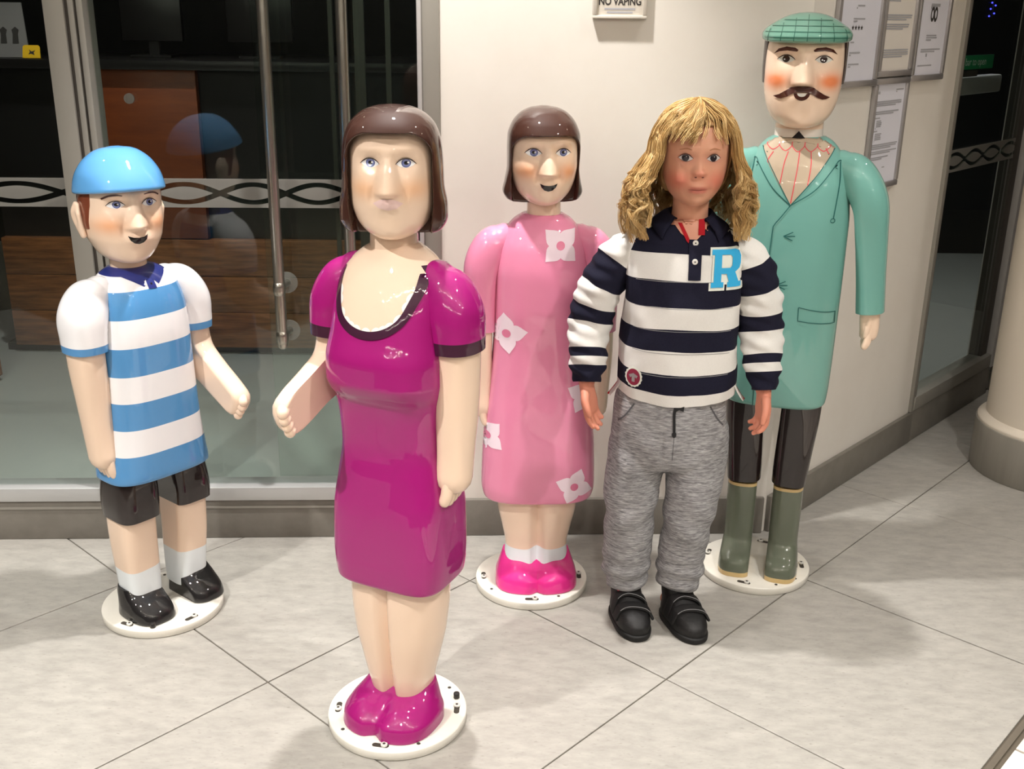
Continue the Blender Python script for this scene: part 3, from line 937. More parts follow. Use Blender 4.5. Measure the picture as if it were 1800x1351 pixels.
def statue_arm(par, path, radii, hand_dir, across, curl, flat, sleeve=None, name='arm', skin='skin_paint', handL=0.034, spread=0.0125, rfin=0.0100):
    """arm with carved hand; flat inner face"""
    V, F, _, _ = limb_data(path, radii, n=36, per=8, e=2.4, flat=flat, ref=(1, 0, 0), round1=True)
    arm = mesh_obj(name, V, F, skin, par, True, autosmooth=50)
    o = np.array(path[-1], float)
    V2, F2 = join_data(fingers(None, o, hand_dir, across, curl, L=handL, spread=spread, r=rfin))
    # thumb on the front edge of the palm
    hd, ac, cu = np.array(hand_dir, float), np.array(across, float), np.array(curl, float)
    b = o - hd * 0.046 - ac * spread * 1.55
    V3, F3, _, _ = limb_data([b, b + hd * 0.026 - ac * 0.004 + cu * .003, b + hd * 0.050 - ac * .001 + cu * .006], [0.0075, 0.0088, 0.0075], n=14, per=4, ref=tuple(cu))
    V4, F4 = join_data([(V2, F2), (V3, F3)])
    mesh_obj('hand', V4, F4, skin, arm, True)
    return arm

# ================= woman in magenta =================
def woman_magenta():
    t = thing('statue', 'glossy painted statue of a woman in a magenta dress with dark trim', 'statue', (-0.222, 1.805, 0), R(-25), 'painted figures on white round bases')
    base_plate(t, (25, 105, 205, 285), (60, 150, 240, 320), black=42)
    # shoes: two rounded toes
    def shoes_post(V):
        x, y, z = V[:, 0], V[:, 1], V[:, 2]
        k = np.exp(-((x - .006) / 0.014) ** 2) * sstep(-0.02, -0.09, y)
        V[:, 1] += 0.015 * k
        b = (np.exp(-((np.abs(x - .006) - .045) / 0.03) ** 2)) * sstep(-0.03, -0.08, y)
        V[:, 2] += 0.012 * b * sstep(0.03, 0.07, z)
        return V
    loft('shoes', [(0.018, .006, -.020, .092, .086, .075, 2.7), (0.022, .006, -.020, .096, .090, .078, 2.7), (0.042, .006, -.018, .096, .089, .076, 2.6), (0.056, .006, -.012, .090, .080, .070, 2.5), (0.070, .007, -.002, .081, .062, .062, 2.4), (0.082, .008, .006, .074, .048, .054, 2.3), (0.092, .008, .012, .069, .036, .048, 2.2)],
         'shoe_magenta', t, n=120, sub=7, post=shoes_post)
    def leg_post(V):
        x, y = V[:, 0], V[:, 1]
        V[:, 1] += 0.020 * np.exp(-((x - .009) / 0.010) ** 2) * np.sign(-y) * (np.abs(y) > .01)
        return V
    loft('legs', [(0.06, .008, .014, .058, .052, .050, 2.4), (0.10, .008, .012, .063, .060, .052, 2.5), (0.16, .009, .010, .076, .066, .058, 2.6), (0.22, .010, .008, .088, .070, .064, 2.7), (0.30, .012, .006, .094, .072, .068, 2.8), (0.36, .012, .006, .094, .072, .068, 2.8)],
         'skin_paint', t, n=120, sub=6, post=leg_post)
    X = .018
    rows = [(0.336, X, 0, .098, .074, .072, 4.0), (0.338, X, 0, .106, .082, .080, 4.2), (0.346, X, 0, .110, .086, .083, 4.2), (0.40, X, 0, .115, .088, .085, 4.2), (0.48, X, 0, .114, .086, .085, 4.0), (0.55, X, 0, .106, .079, .078, 3.6),
            (0.61, X, 0, .0985, .073, .070, 3.4), (0.66, X, 0, .100, .077, .070, 3.3), (0.700, X, -.002, .104, .083, .071, 3.2), (0.722, X, -.003, .109, .100, .072, 3.1), (0.742, X, -.004, .112, .108, .073, 3.0), (0.775, X, -.004, .112, .108, .074, 2.9), (0.82, X, -.002, .108, .098, .076, 2.7), (0.87, X, 0, .104, .084, .074, 2.6),
            (0.915, X, .002, .094, .066, .066, 2.5), (0.945, X, .004, .076, .050, .056, 2.3), (0.962, X, .006, .055, .040, .046, 2.1), (0.970, X, .008, .042, .034, .038, 2.0)]
    dress, bv = loft('dress', rows, ['magenta', 'skin_paint', 'plum_trim'], t, n=128, sub=6, cuts=(.929, .942), matf=lambda z: 1 if z > .942 else (2 if z > .929 else 0))
    pj = Proj(bv, 0, 0, 0)
    U = [(X - .0785, .930), (X - .0785, .912), (X - .075, .892), (X - .060, .856), (X - .034, .836), (X, .829), (X + .034, .836), (X + .060, .856), (X + .075, .892), (X + .0785, .912), (X + .0785, .930)]
    Uc, _ = catmull(np.array(U), 5)
    pj.decal('bare_chest', [tuple(p) for p in Uc] + [(X + .066, .944), (X + .03, .946), (X, .946), (X - .03, .946), (X - .066, .944)], 'skin_paint', dress, 0.0009, 0.006, near=-.05, label='cream painted skin inside the neckline')
    for k in range(13):
        p = Uc[int(round(10 + k * (len(Uc) - 21) / 12.0))]
        c = np.array((X, .90)); q = p + (c - p) * 0.045
        pj.decal('lace_scallop', disc(q[0], q[1], .0100, n=14), 'lace_white', dress, 0.0014, 0.004, near=-.08)
    pj.ribbon('neckline_trim', U, 0.0140, 'plum_trim', dress, 0.0019, near=-.05, label='dark plum neckline trim')
    loft('neck', [(0.945, .014, .008, .046, .044, .044, 2.1), (0.965, .014, .008, .0415, .041, .041, 2.1), (1.02, .014, .008, .0405, .040, .040, 2.1)], 'skin_paint', t, n=48)
    hy, hx, hyy = R(25), .018, .004
    f = dict(ez=1.101, ex=.0285, n0=1.112, n1=1.054, nh=.021, nw=.0135, mz=1.036, mu=.010)
    hd, hp = statue_head(t, [(0.983, .014, .042, .03, 2.1), (0.987, .032, .062, .045, 2.15), (0.999, .050, .076, .06, 2.2), (1.018, .063, .084, .07, 2.25), (1.045, .0705, .087, .078, 2.35), (1.085, .0715, .086, .082, 2.4), (1.125, .071, .083, .082, 2.4), (1.16, .062, .070, .072, 2.3), (1.182, .040, .046, .05, 2.2), (1.19, .01, .012, .012, 2.0)],
                         f, hy, hx, hyy, (240, 186, 142), bs=0.75, up=(.012, .06))
    for sx in (-1, 1): painted_eye(hp, hd, sx * .0285, 1.101, look=0.0005)
    hp.decal('lips', [(-.024, 1.035), (-.014, 1.041), (-.005, 1.044), (0, 1.0425), (.005, 1.044), (.014, 1.041), (.024, 1.035), (.014, 1.027), (0, 1.0235), (-.014, 1.027)], 'lip_pink', hd, 0.0007, 0.005)
    hair_helmet(t, [(0.990, .058, .045, .06, 2.3), (0.992, .074, .058, .080, 2.4), (1.000, .085, .068, .092, 2.5), (1.016, .0915, .073, .098, 2.5), (1.035, .091, .076, .098, 2.5), (1.07, .0855, .084, .096, 2.5), (1.11, .0840, .096, .096, 2.4), (1.14, .081, .100, .095, 2.35), (1.165, .073, .090, .086, 2.3), (1.185, .056, .068, .066, 2.2), (1.197, .030, .036, .036, 2.1), (1.200, .008, .01, .01, 2.0)],
                (.0700, 1.160, .040, -0.10, 1.04), hy, hx, hyy, 'hair_brown')
    # her left arm hangs; her right arm is bent forward
    for s in (-1, 1):
        sl = limb('sleeve', [(X + s * .080, .006, .915), (X + s * .102, .004, .892), (X + s * .117, .002, .858), (X + s * .122, .0, .825), (X + s * .123, 0, .797)],
                  [(.032, .038), (.044, .048), (.048, .054), (.046, .052), (.045, .052)], ['magenta', 'plum_trim'], t, matf=lambda q: 1 if q > 3.25 else 0, n=48, per=8, e=2.3, round1=False, flat=((-s, 0, 0), .032))
    statue_arm(t, [(X + .122, 0, .82), (X + .122, 0, .76), (X + .122, -.003, .68), (X + .121, -.006, .61), (X + .120, -.010, .560)], [(.038, .044), (.038, .043), (.036, .040), (.032, .035), (.031, .034)], (0, -.12, -1), (0, 1, 0), (-1, 0, 0), ((-1, 0, 0), .026), handL=.058, spread=.0142, rfin=.0115)
    statue_arm(t, [(X - .122, 0, .82), (X - .122, 0, .775), (X - .123, -.018, .735), (X - .125, -.070, .714), (X - .127, -.122, .694), (X - .127, -.148, .684)], [(.038, .042), (.038, .041), (.039, .044), (.034, .040), (.031, .040), (.029, .038)], (0.05, -.93, -.36), (0, .36, -.93), (1, 0, 0), ((1, 0, 0), .013), spread=.0142, rfin=.0115)
    return t

# ================= girl in pink =================
def flower(pj, par, x, z, r, rot, zmin=None, m='flower_pale'):
    pts = []
    prof = [(0, 1.0), (9, .85), (20, .75), (32, .67), (40, .60), (45, .54)]
    for q in range(4):
        c = rot + 90 * q
        for a, rr in reversed(prof[1:]): pts.append((c - a, rr))
        for a, rr in prof[:-1]: pts.append((c + a, rr))
    P = [(x + r * rr * math.cos(R(a)), z + r * rr * math.sin(R(a))) for a, rr in pts]
    if zmin is not None: P = clip([(p[0], p[1]) for p in P], (0, zmin), (0, -1))
    pj.decal('painted_flower', P, m, par, 0.0007, 0.007)
    pj.decal('flower_centre', disc(x, z, r * .20), 'flower_eye', par, 0.0012, 0.006)

def girl_pink():
    t = thing('statue', 'glossy painted statue of a girl in a pink dress with pale flowers', 'statue', (0.054, 2.352, 0), R(2), 'painted figures on white round bases')
    base_plate(t, (-2, 88, 182, 268), (35, 120, 215, 300))
    X = .010
    def shoes_post(V):
        x, y, z = V[:, 0], V[:, 1], V[:, 2]
        V[:, 1] += 0.012 * np.exp(-((x - X) / 0.010) ** 2) * sstep(-0.02, -0.09, y)
        b = np.exp(-((np.abs(x - X) - .047) / 0.030) ** 2 - ((y + .07) / .03) ** 2)
        V[:, 2] += 0.016 * b * sstep(0.025, 0.06, z)
        return V
    loft('shoes', [(0.018, X, -.02, .096, .076, .070, 3.0), (0.023, X, -.02, .1005, .082, .074, 3.0), (0.045, X, -.018, .099, .079, .072, 2.9), (0.060, X, -.012, .094, .066, .066, 2.8), (0.075, X, -.002, .088, .045, .058, 2.6), (0.090, X, .006, .082, .03, .052, 2.5)],
         'shoe_pink', t, n=120, sub=7, post=shoes_post)
    def leg_post(V):
        x, y = V[:, 0], V[:, 1]
        V[:, 1] += 0.016 * np.exp(-((x - X) / 0.012) ** 2) * np.sign(-y) * (np.abs(y) > .01)
        V[:, 2] += 0.006 * np.exp(-((x - X) / 0.02) ** 2) * (np.abs(V[:, 2] - .112) < .012)
        return V
    loft('legs', [(0.03, X, .0, .085, .062, .06, 2.5), (0.055, X, .0, .082, .060, .058, 2.5), (0.085, X, .004, .078, .054, .055, 2.4), (0.112, X, .006, .076, .052, .054, 2.4), (0.16, X, .006, .084, .058, .058, 2.5), (0.22, X, .006, .096, .066, .064, 2.6), (0.28, X, .006, .099, .068, .066, 2.6)],
         ['skin_paint', 'sock_white'], t, n=120, sub=6, cuts=(0.112,), matf=lambda z: 1 if z < 0.112 else 0, post=leg_post)
    rows = [(0.246, X, 0, .112, .066, .062, 3.2), (0.248, X, 0, .122, .075, .070, 3.2), (0.258, X, 0, .131, .084, .078, 3.2), (0.285, X, 0, .136, .088, .082, 3.2), (0.36, X, 0, .134, .088, .084, 3.1), (0.45, X, 0, .127, .085, .084, 3.0), (0.55, X, 0, .116, .080, .080, 2.9), (0.64, X, 0, .109, .079, .076, 2.8),
            (0.72, X, 0, .107, .084, .075, 2.7), (0.79, X, 0, .107, .083, .075, 2.6), (0.85, X, 0, .099, .074, .070, 2.5), (0.89, X, .002, .084, .060, .060, 2.4), (0.915, X, .004, .064, .048, .050, 2.2), (0.926, X, .006, .046, .040, .042, 2.1)]
    dress, bv = loft('dress', rows, 'dress_pink', t, n=128, sub=6)
    pj = Proj(bv)
    for x, z, r, rot in ((.046, .866, .047, 45), (-.070, .667, .048, 8), (.110, .520, .045, 62), (-.112, .418, .044, 50), (.092, .297, .047, 70)):
        flower(pj, dress, x, z, r, rot, .254)
    loft('neck', [(0.90, .012, .006, .043, .042, .042, 2.1), (0.925, .012, .006, .038, .038, .038, 2.1), (0.98, .012, .006, .037, .037, .037, 2.1)], 'skin_paint', t, n=48)
    hy, hx, hyy = R(5), .008, .004
    f = dict(ez=1.055, ex=.0315, n0=1.066, n1=1.010, nh=.020, nw=.0135, mz=.985, mu=.006)
    hd, hp = statue_head(t, [(0.948, .012, .040, .03, 2.1), (0.952, .028, .058, .045, 2.15), (0.964, .046, .074, .06, 2.2), (0.982, .060, .083, .07, 2.25), (1.01, .0695, .087, .078, 2.35), (1.04, .0735, .086, .082, 2.4), (1.08, .073, .083, .082, 2.4), (1.115, .063, .070, .072, 2.3), (1.135, .040, .046, .05, 2.2), (1.145, .01, .012, .012, 2.0)],
                         f, hy, hx, hyy, (240, 172, 128), bs=0.95, up=(.011, .04))
    for sx in (-1, 1): painted_eye(hp, hd, sx * .0315, 1.055, w=.034, h=.0180, look=.001)
    hp.decal('mouth', [(-.0185, .990), (-.010, .9865), (0, .9855), (.010, .9865), (.0185, .990), (.0150, .9815), (.0085, .9750), (0, .9725), (-.0085, .9750), (-.0150, .9815)], 'mouth_black', hd, 0.0008, 0.005)
    hair_helmet(t, [(0.952, .050, .03, .058, 2.3), (0.954, .068, .042, .070, 2.4), (0.962, .082, .052, .080, 2.5), (0.976, .0880, .058, .086, 2.5), (0.998, .0835, .062, .088, 2.5), (1.03, .0785, .076, .088, 2.5), (1.07, .0790, .095, .090, 2.4), (1.095, .078, .097, .090, 2.35), (1.12, .070, .087, .080, 2.3), (1.14, .055, .066, .064, 2.2), (1.154, .030, .036, .036, 2.1), (1.158, .008, .01, .01, 2.0)],
                (.0735, 1.100, .034, -0.06, 1.0), hy, hx, hyy, 'hair_brown')
    for s in (-1, 1):
        limb('sleeve', [(X + s * .085, .004, .868), (X + s * .112, .004, .850), (X + s * .130, .004, .805), (X + s * .134, .002, .74), (X + s * .135, 0, .66)], [(.034, .040), (.043, .050), (.046, .054), (.041, .050), (.039, .046)], 'dress_pink', t, n=48, per=7, e=2.3, round1=False, flat=((-s, 0, 0), .030))
        statue_arm(t, [(X + s * .135, 0, .68), (X + s * .136, -.002, .60), (X + s * .134, -.006, .52), (X + s * .132, -.010, .475)], [(.033, .039), (.032, .037), (.029, .033), (.028, .032)], (0, -.12, -1), (0, 1, 0), (-s, 0, 0), ((-s, 0, 0), .024), handL=.050)
    return t

# ================= boy with the striped shirt =================
def boy_striped():
    t = thing('statue', 'glossy painted statue of a boy in a blue and white striped shirt', 'statue', (-0.822, 2.21, 0), R(51), 'painted figures on white round bases')
    base_plate(t, (10, 100, 195, 268), (55, 320), black=226)
    X = .012
    for s in (-1, 1):
        xi, fl = X + s * .067, ((-s, 0, 0), .040)
        lg = limb('leg', [(xi, .004, .33), (xi, .004, .285), (xi, .004, .20), (xi - s * .004, .006, .12), (xi - s * .006, .008, .05)], [(.036, .042), (.044, .050), (.044, .048), (.042, .044), (.039, .042)],
             ['skin_paint', 'sock_white'], t, matf=lambda q: 1 if q > 2.75 else 0, n=48, per=8, e=3.4, flat=fl, round0=False, round1=False)
        limb('shorts_leg', [(xi - s * .006, .004, .385), (xi - s * .003, .002, .345), (xi, .0, .30), (xi, .0, .268)], [(.042, .054), (.048, .060), (.050, .061), (.049, .059)], 'shorts_black', t, n=48, per=6, e=4.0, flat=((-s, 0, 0), .043), round0=False, round1=False)
        def sp(V, xi=xi, s=s):
            k = (V[:, 0] - xi) * (-s)
            V[:, 0] += s * np.maximum(k - .041, 0)
            return V
        loft('shoe', [(0.018, xi, -.012, .048, .075, .058, 2.8), (0.022, xi, -.012, .051, .080, .060, 2.8), (0.040, xi, -.010, .050, .078, .058, 2.6), (0.060, xi, -.002, .047, .062, .052, 2.5), (0.075, xi, .006, .044, .044, .046, 2.5), (0.086, xi, .010, .041, .034, .040, 2.5)], 'shoe_black', t, n=60, sub=6, post=sp)
    cuts = (.428, .488, .549, .608, .670, .731, .788)
    rows = [(0.362, X, 0, .118, .074, .072, 3.3), (0.364, X, 0, .122, .080, .077, 3.3), (0.40, X, 0, .118, .082, .078, 3.2), (0.48, X, 0, .109, .083, .079, 3.1), (0.58, X, 0, .105, .084, .079, 3.0), (0.68, X, 0, .103, .084, .078, 2.9), (0.74, X, 0, .100, .080, .076, 2.8), (0.785, X, 0, .090, .070, .070, 2.6), (0.812, X, .002, .072, .056, .058, 2.4), (0.826, X, .004, .050, .042, .046, 2.2), (0.830, X, .006, .038, .034, .036, 2.1)]
    def sm(z):
        return 2 if z > .816 else (0 if sum(1 for c in cuts if z > c) % 2 == 0 else 1)
    shirt, bv = loft('striped_shirt', rows, ['stripe_blue', 'stripe_white', 'navy_paint'], t, n=128, sub=6, cuts=cuts + (.816,), matf=sm)
    pj = Proj(bv)
    # navy open collar and placket
    pj.decal('collar', [(X - .052, .8165), (X - .034, .805), (X - .016, .793), (X - .008, .806), (X, .812), (X + .008, .806), (X + .018, .794), (X + .034, .805), (X + .052, .8165)], 'navy_paint', shirt, 0.0010, .006, near=-.05)
    pj.decal('placket', [(X - .009, .812), (X - .008, .788), (X + .011, .787), (X + .009, .812)], 'navy_paint', shirt, 0.0013, .006)
    pj.decal('collar_gap', [(X - .008, .806), (X - .016, .797), (X - .010, .794)], 'stripe_white', shirt, 0.0016, .006)
    pj.decal('button', disc(X + .001, .797, .0022, n=12), 'black_paint', shirt, 0.0019)
    loft('neck', [(0.80, .008, .006, .042, .041, .041, 2.1), (0.83, .008, .006, .0375, .037, .037, 2.1), (0.90, .006, .006, .0385, .038, .038, 2.1)], 'skin_paint', t, n=48)
    hy, hx, hyy = R(-13), .002, .002
    f = dict(ez=.955, ex=.034, n0=.966, n1=.908, nh=.021, nw=.0140, mz=.882, mu=.006)
    hd, hp = statue_head(t, [(0.841, .014, .042, .03, 2.1), (0.845, .032, .060, .045, 2.15), (0.857, .050, .076, .06, 2.2), (0.876, .063, .085, .07, 2.25), (0.90, .0735, .089, .08, 2.35), (0.94, .0785, .088, .084, 2.4), (0.98, .0785, .086, .085, 2.4), (1.02, .072, .076, .078, 2.3), (1.045, .050, .05, .055, 2.2), (1.055, .012, .012, .012, 2.0)],
                         f, hy, hx, hyy, (242, 178, 134), bs=0.9, up=(.0145, .045))
    for sx in (-1, 1): painted_eye(hp, hd, sx * .034, .955, w=.034, h=.0165, look=.002)
    hp.ribbon('eyebrow', [(-.058, .969), (-.046, .9755), (-.033, .977), (-.022, .975)], [.0035, .004, .0035, .0015], 'brown_paint', hd, .0008)
    hp.ribbon('eyebrow', [(.058, .969), (.046, .9755), (.033, .977), (.022, .975)], [.003, .0035, .003, .0015], 'brown_paint', hd, .0008)
    hp.decal('mouth', [(-.020, .890), (-.010, .8862), (0, .8852), (.010, .8862), (.020, .8905), (.0165, .8805), (.0090, .8740), (0, .8715), (-.0090, .8740), (-.0165, .8805)], 'mouth_black', hd, 0.0008, 0.005)
    # ears
    for s in (-1, 1):
        V, F, _, _ = limb_data([(s * .080, .006, .900), (s * .084, .012, .922), (s * .087, .016, .945), (s * .085, .014, .963)], [(.006, .010), (.008, .018), (.009, .022), (.006, .014)], n=24, per=6, ref=(1, 0, 0))
        k = np.exp(-((V[:, 1] - .010) / .009) ** 2 - ((V[:, 2] - .938) / .018) ** 2) * (np.abs(V[:, 0]) > .084)
        V[:, 0] -= s * .006 * k
        mesh_obj('ear', rotz(V, hy, hx, hyy), F, 'skin_paint', t, True)
    # short hair: sides and back, the face window leaves sideburns
    hair_helmet(t, [(0.915, .0765, .060, .080, 2.4), (0.918, .079, .062, .0865, 2.4), (0.95, .0812, .070, .090, 2.4), (0.99, .0808, .078, .090, 2.4), (1.02, .074, .076, .082, 2.4)],
                (.072, 1.08, .004, 0.0, 1.0), hy, hx, hyy, 'hair_red_brown', name='hair')
    # dome cap with a small peak
    def cap_post(V):
        x, y, z = V[:, 0], V[:, 1], V[:, 2]
        k = sstep(-0.02, -0.095, y) * (1 - sstep(.990, 1.050, z))
        V[:, 1] -= 0.014 * k
        V[:, 2] += -0.11 * y
        return rotz(V, hy, hx, hyy)
    loft('cap', [(0.986, 0, 0, .078, .086, .088, 2.2), (0.987, 0, 0, .087, .094, .096, 2.2), (0.991, 0, 0, .0895, .097, .099, 2.2), (1.000, 0, 0, .0885, .095, .098, 2.2), (1.02, 0, 0, .084, .089, .092, 2.2), (1.045, 0, 0, .071, .075, .078, 2.15), (1.063, 0, 0, .053, .056, .058, 2.1), (1.074, 0, 0, .032, .034, .035, 2.05), (1.078, 0, 0, .008, .009, .009, 2.0)],
         'cap_blue', t, n=128, sub=8, post=cap_post)
    for s in (-1, 1):
        limb('sleeve', [(X + s * .080, .004, .785), (X + s * .106, .002, .770), (X + s * .124, .0, .735), (X + s * .128, -.002, .695), (X + s * .128, -.002, .668)], [(.032, .038), (.043, .050), (.047, .055), (.044, .052), (.043, .050)], ['stripe_white', 'stripe_blue'], t, matf=lambda q: 1 if q > 3.38 else 0, n=48, per=8, e=2.4, round1=False, flat=((-s, 0, 0), .030))
    statue_arm(t, [(X - .128, -.002, .69), (X - .127, -.002, .63), (X - .124, -.002, .55), (X - .121, -.004, .47), (X - .119, -.006, .425)], [(.038, .042), (.037, .041), (.033, .037), (.030, .034), (.029, .034)], (0, -.08, -1), (0, 1, 0), (1, 0, 0), ((1, 0, 0), .024), handL=.056, spread=.0142, rfin=.0112)
    statue_arm(t, [(X + .128, 0, .69), (X + .129, -.002, .645), (X + .130, -.016, .605), (X + .132, -.065, .570), (X + .134, -.120, .535), (X + .134, -.148, .518)], [(.038, .041), (.038, .040), (.037, .042), (.033, .038), (.030, .037), (.028, .036)], (-.05, -.86, -.50), (0, .50, -.86), (-1, 0, 0), ((-1, 0, 0), .023), handL=.036, spread=.0142, rfin=.0112)
    return t

# ================= man in the coat =================
def man_coat():
    t = thing('statue', 'glossy painted statue of a moustached man in a teal coat and flat cap', 'statue', (0.629, 2.435, 0), R(-16), 'painted figures on white round bases')
    base_plate(t, (8, 82, 172, 262), (300, 330))
    X = .010
    for s in (-1, 1):
        xi = X + s * .062
        limb('trouser_leg', [(xi, .004, .55), (xi, .004, .45), (xi - s * .004, .002, .35), (xi - s * .008, .002, .258)], [(.050, .060), (.051, .060), (.046, .056), (.041, .052)], 'shorts_black', t, n=44, per=8, e=3.0, flat=((-s, 0, 0), .042), round0=False, round1=False)
        xb = xi - s * .008
        def sp(V, xb=xb, s=s):
            k = (V[:, 0] - xb) * (-s)
            V[:, 0] += s * np.maximum(k - .034, 0)
            return V
        loft('boot', [(0.018, xb, -.016, .042, .080, .062, 3.2), (0.021, xb, -.016, .0445, .083, .064, 3.2), (0.032, xb, -.016, .0445, .083, .064, 3.2), (0.055, xb, -.014, .0425, .078, .060, 3.0), (0.075, xb, -.004, .040, .056, .052, 2.8), (0.10, xb, .004, .0375, .042, .046, 2.7), (0.16, xb, .004, .038, .042, .044, 2.7), (0.22, xb, .004, .0385, .044, .046, 2.7), (0.250, xb, .004, .0385, .045, .046, 2.7)],
             ['boot_olive', 'boot_tan'], t, n=64, sub=6, cuts=(.0325, .242), matf=lambda z: 1 if (z < .0325 or z > .242) else 0, post=sp)
    rows = [(0.470, X, 0, .106, .072, .070, 3.2), (0.472, X, 0, .114, .080, .077, 3.2), (0.482, X, 0, .120, .086, .082, 3.2), (0.55, X, 0, .124, .090, .086, 3.0), (0.68, X, 0, .126, .091, .087, 2.9), (0.80, X, 0, .127, .092, .087, 2.8), (0.90, X, 0, .127, .090, .086, 2.7), (0.98, X, 0, .119, .084, .081, 2.6), (1.03, X, 0, .107, .074, .073, 2.5), (1.065, X, .002, .090, .062, .063, 2.4), (1.085, X, .004, .072, .054, .056, 2.2), (1.094, X, .006, .056, .048, .050, 2.1)]
    coat, bv = loft('coat', rows, 'coat_teal', t, n=128, sub=6)
    pj = Proj(bv)
    LW = .0020
    cl = 'coat_line'
    pj.decal('shirt_front', [(-.077 + X, 1.076), (-.066 + X, 1.045), (-.040 + X, 1.004), (-.004 + X, .950), (.040 + X, 1.010), (.066 + X, 1.050), (.080 + X, 1.076), (.05 + X, 1.096), (X, 1.1), (-.05 + X, 1.096)], 'shirt_beige', coat, .0009, .006, near=-.07, label='beige painted shirt front')
    for k in range(5):
        x0 = X + (k - 2) * .027
        pj.ribbon('collar_scallop', [(x0 - .0135, 1.084 - .0022 * abs(k - 2)), (x0 - .0120, 1.074), (x0, 1.064 + .0012 * abs(k - 2)), (x0 + .0120, 1.074), (x0 + .0135, 1.084 - .0022 * abs(k - 2))], LW * .9, 'red_line', coat, .0014, near=-.07)
    for pts in ([(X - .052, 1.062), (X - .062, 1.044), (X - .060, 1.038)], [(X - .020, 1.064), (X - .026, 1.04), (X - .030, 1.005), (X - .032, .994)], [(X + .004, 1.066), (X + .003, 1.03), (X - .001, .985), (X - .004, .955)], [(X + .028, 1.066), (X + .031, 1.04), (X + .030, 1.015), (X + .028, .995)], [(X + .058, 1.072), (X + .066, 1.060)]):
        pj.ribbon('shirt_line', pts, LW, 'red_line', coat, .0014, near=-.07)
    # lapels, front edge, strings, pocket and toggles
    for s in (-1, 1):
        pj.ribbon('lapel_edge', [(X + s * .080, 1.078), (X + s * .066, 1.050), (X + s * .040, 1.008), (X - .004, .950)], LW, cl, coat, .0016, near=-.075)
        pj.ribbon('lapel_line', [(X + s * .110, 1.040), (X + s * .098, 1.044), (X + s * .088, 1.046), (X + s * .078, 1.030), (X + s * .045, .985), (X - .004, .950)], LW, cl, coat, .0014, near=-.075)
        pj.ribbon('cord_line', [(X + s * .092, 1.044), (X + s * .095, 1.0), (X + s * .090, .925)], LW, cl, coat, .0014)
        pj.ribbon('cord_ring', disc(X + s * .089, .920, .0046, n=12), LW * .8, cl, coat, .0014, closed=True)
    pj.ribbon('front_edge', [(X - .004, .950), (X - .020, .926), (X - .034, .906), (X - .037, .890), (X - .040, .800), (X - .043, .68), (X - .045, .56), (X - .046, .474)], LW, cl, coat, .0014)
    pj.ribbon('pocket', [(X + .036, .722), (X + .060, .717), (X + .085, .713), (X + .116, .711), (X + .117, .684), (X + .085, .685), (X + .060, .687), (X + .037, .690), (X + .036, .722)], LW, cl, coat, .0014, curve=False)
    for z in (.882, .770, .657, .543):
        x0 = X - .006 if z > .8 else X - .012
        if z < .8: pj.decal('button', disc(x0 - .010, z, .0052, n=16), 'black_paint', coat, .0016)
        for dx, dz in ((.020, .010), (.025, .001), (.020, -.009)):
            pj.ribbon('toggle_line', [(x0 - .006, z), (x0 + dx - .006, z + dz)], LW, cl, coat, .0014, curve=False)
    loft('neck', [(1.05, .006, .008, .056, .054, .052, 2.1), (1.085, .006, .008, .054, .052, .050, 2.1), (1.1105, .006, .008, .0525, .051, .049, 2.1), (1.17, .006, .008, .052, .051, .049, 2.1)], ['skin_paint', 'collar_white'], t, n=64, cuts=(1.1105,), matf=lambda z: 1 if z < 1.1105 else 0)
    nk = Proj(BVHTree.FromPolygons([Vector(v) for v in loft_data([(1.05, .006, .008, .056, .054, .052, 2.1), (1.17, .006, .008, .052, .051, .049, 2.1)], n=64)[0]], grid_faces(6, 64)[0]))
    nk.decal('collar_stud', [(X - .016, 1.092), (X - .002, 1.1075), (X + .012, 1.092)], 'black_paint', t, .0022)
    hy, hx, hyy = R(2), .004, .0
    f = dict(ez=1.256, ex=.0385, n0=1.268, n1=1.206, nh=.021, nw=.0145, mz=1.176, mu=.004)
    hd, hp = statue_head(t, [(1.112, .016, .046, .03, 2.1), (1.116, .036, .066, .045, 2.15), (1.128, .056, .081, .06, 2.2), (1.148, .070, .089, .075, 2.3), (1.178, .0795, .093, .086, 2.4), (1.21, .0835, .093, .090, 2.45), (1.25, .0845, .091, .090, 2.45), (1.29, .083, .087, .086, 2.4), (1.32, .068, .070, .07, 2.3), (1.335, .03, .03, .03, 2.1)],
                         f, hy, hx, hyy, (236, 140, 92), bs=1.15, up=(.003, .035))
    for sx in (-1, 1):
        painted_eye(hp, hd, sx * .0385, 1.256, w=.036, h=.0165, brown=True, look=-.0005)
        hp.decal('eyebrow', [(sx * .0155, 1.276), (sx * .022, 1.2805), (sx * .040, 1.2825), (sx * .056, 1.278), (sx * .0655, 1.267), (sx * .054, 1.2725), (sx * .038, 1.2748), (sx * .0175, 1.2725)], 'brown_paint', hd, .0008, .005)
    mo = []
    for x, z in ((0, 1.2005), (.010, 1.2015), (.022, 1.1985), (.034, 1.190), (.046, 1.182), (.058, 1.1775), (.050, 1.1735), (.042, 1.1725), (.030, 1.177), (.018, 1.1835), (.008, 1.1865)): mo.append((x, z))
    mo += [(-x, z) for x, z in reversed(mo[1:])]
    hp.decal('mouth', disc(0, 1.1845, .0165, .0150, 20, 180, 360), 'brown_paint', hd, .0010, .005)
    hp.decal('teeth', disc(0, 1.1845, .0092, .0070, 16, 180, 360), 'pin_white', hd, .0016, .005)
    hp.decal('moustache', mo, 'brown_paint', hd, .0024, .005, label='dark brown handlebar moustache')
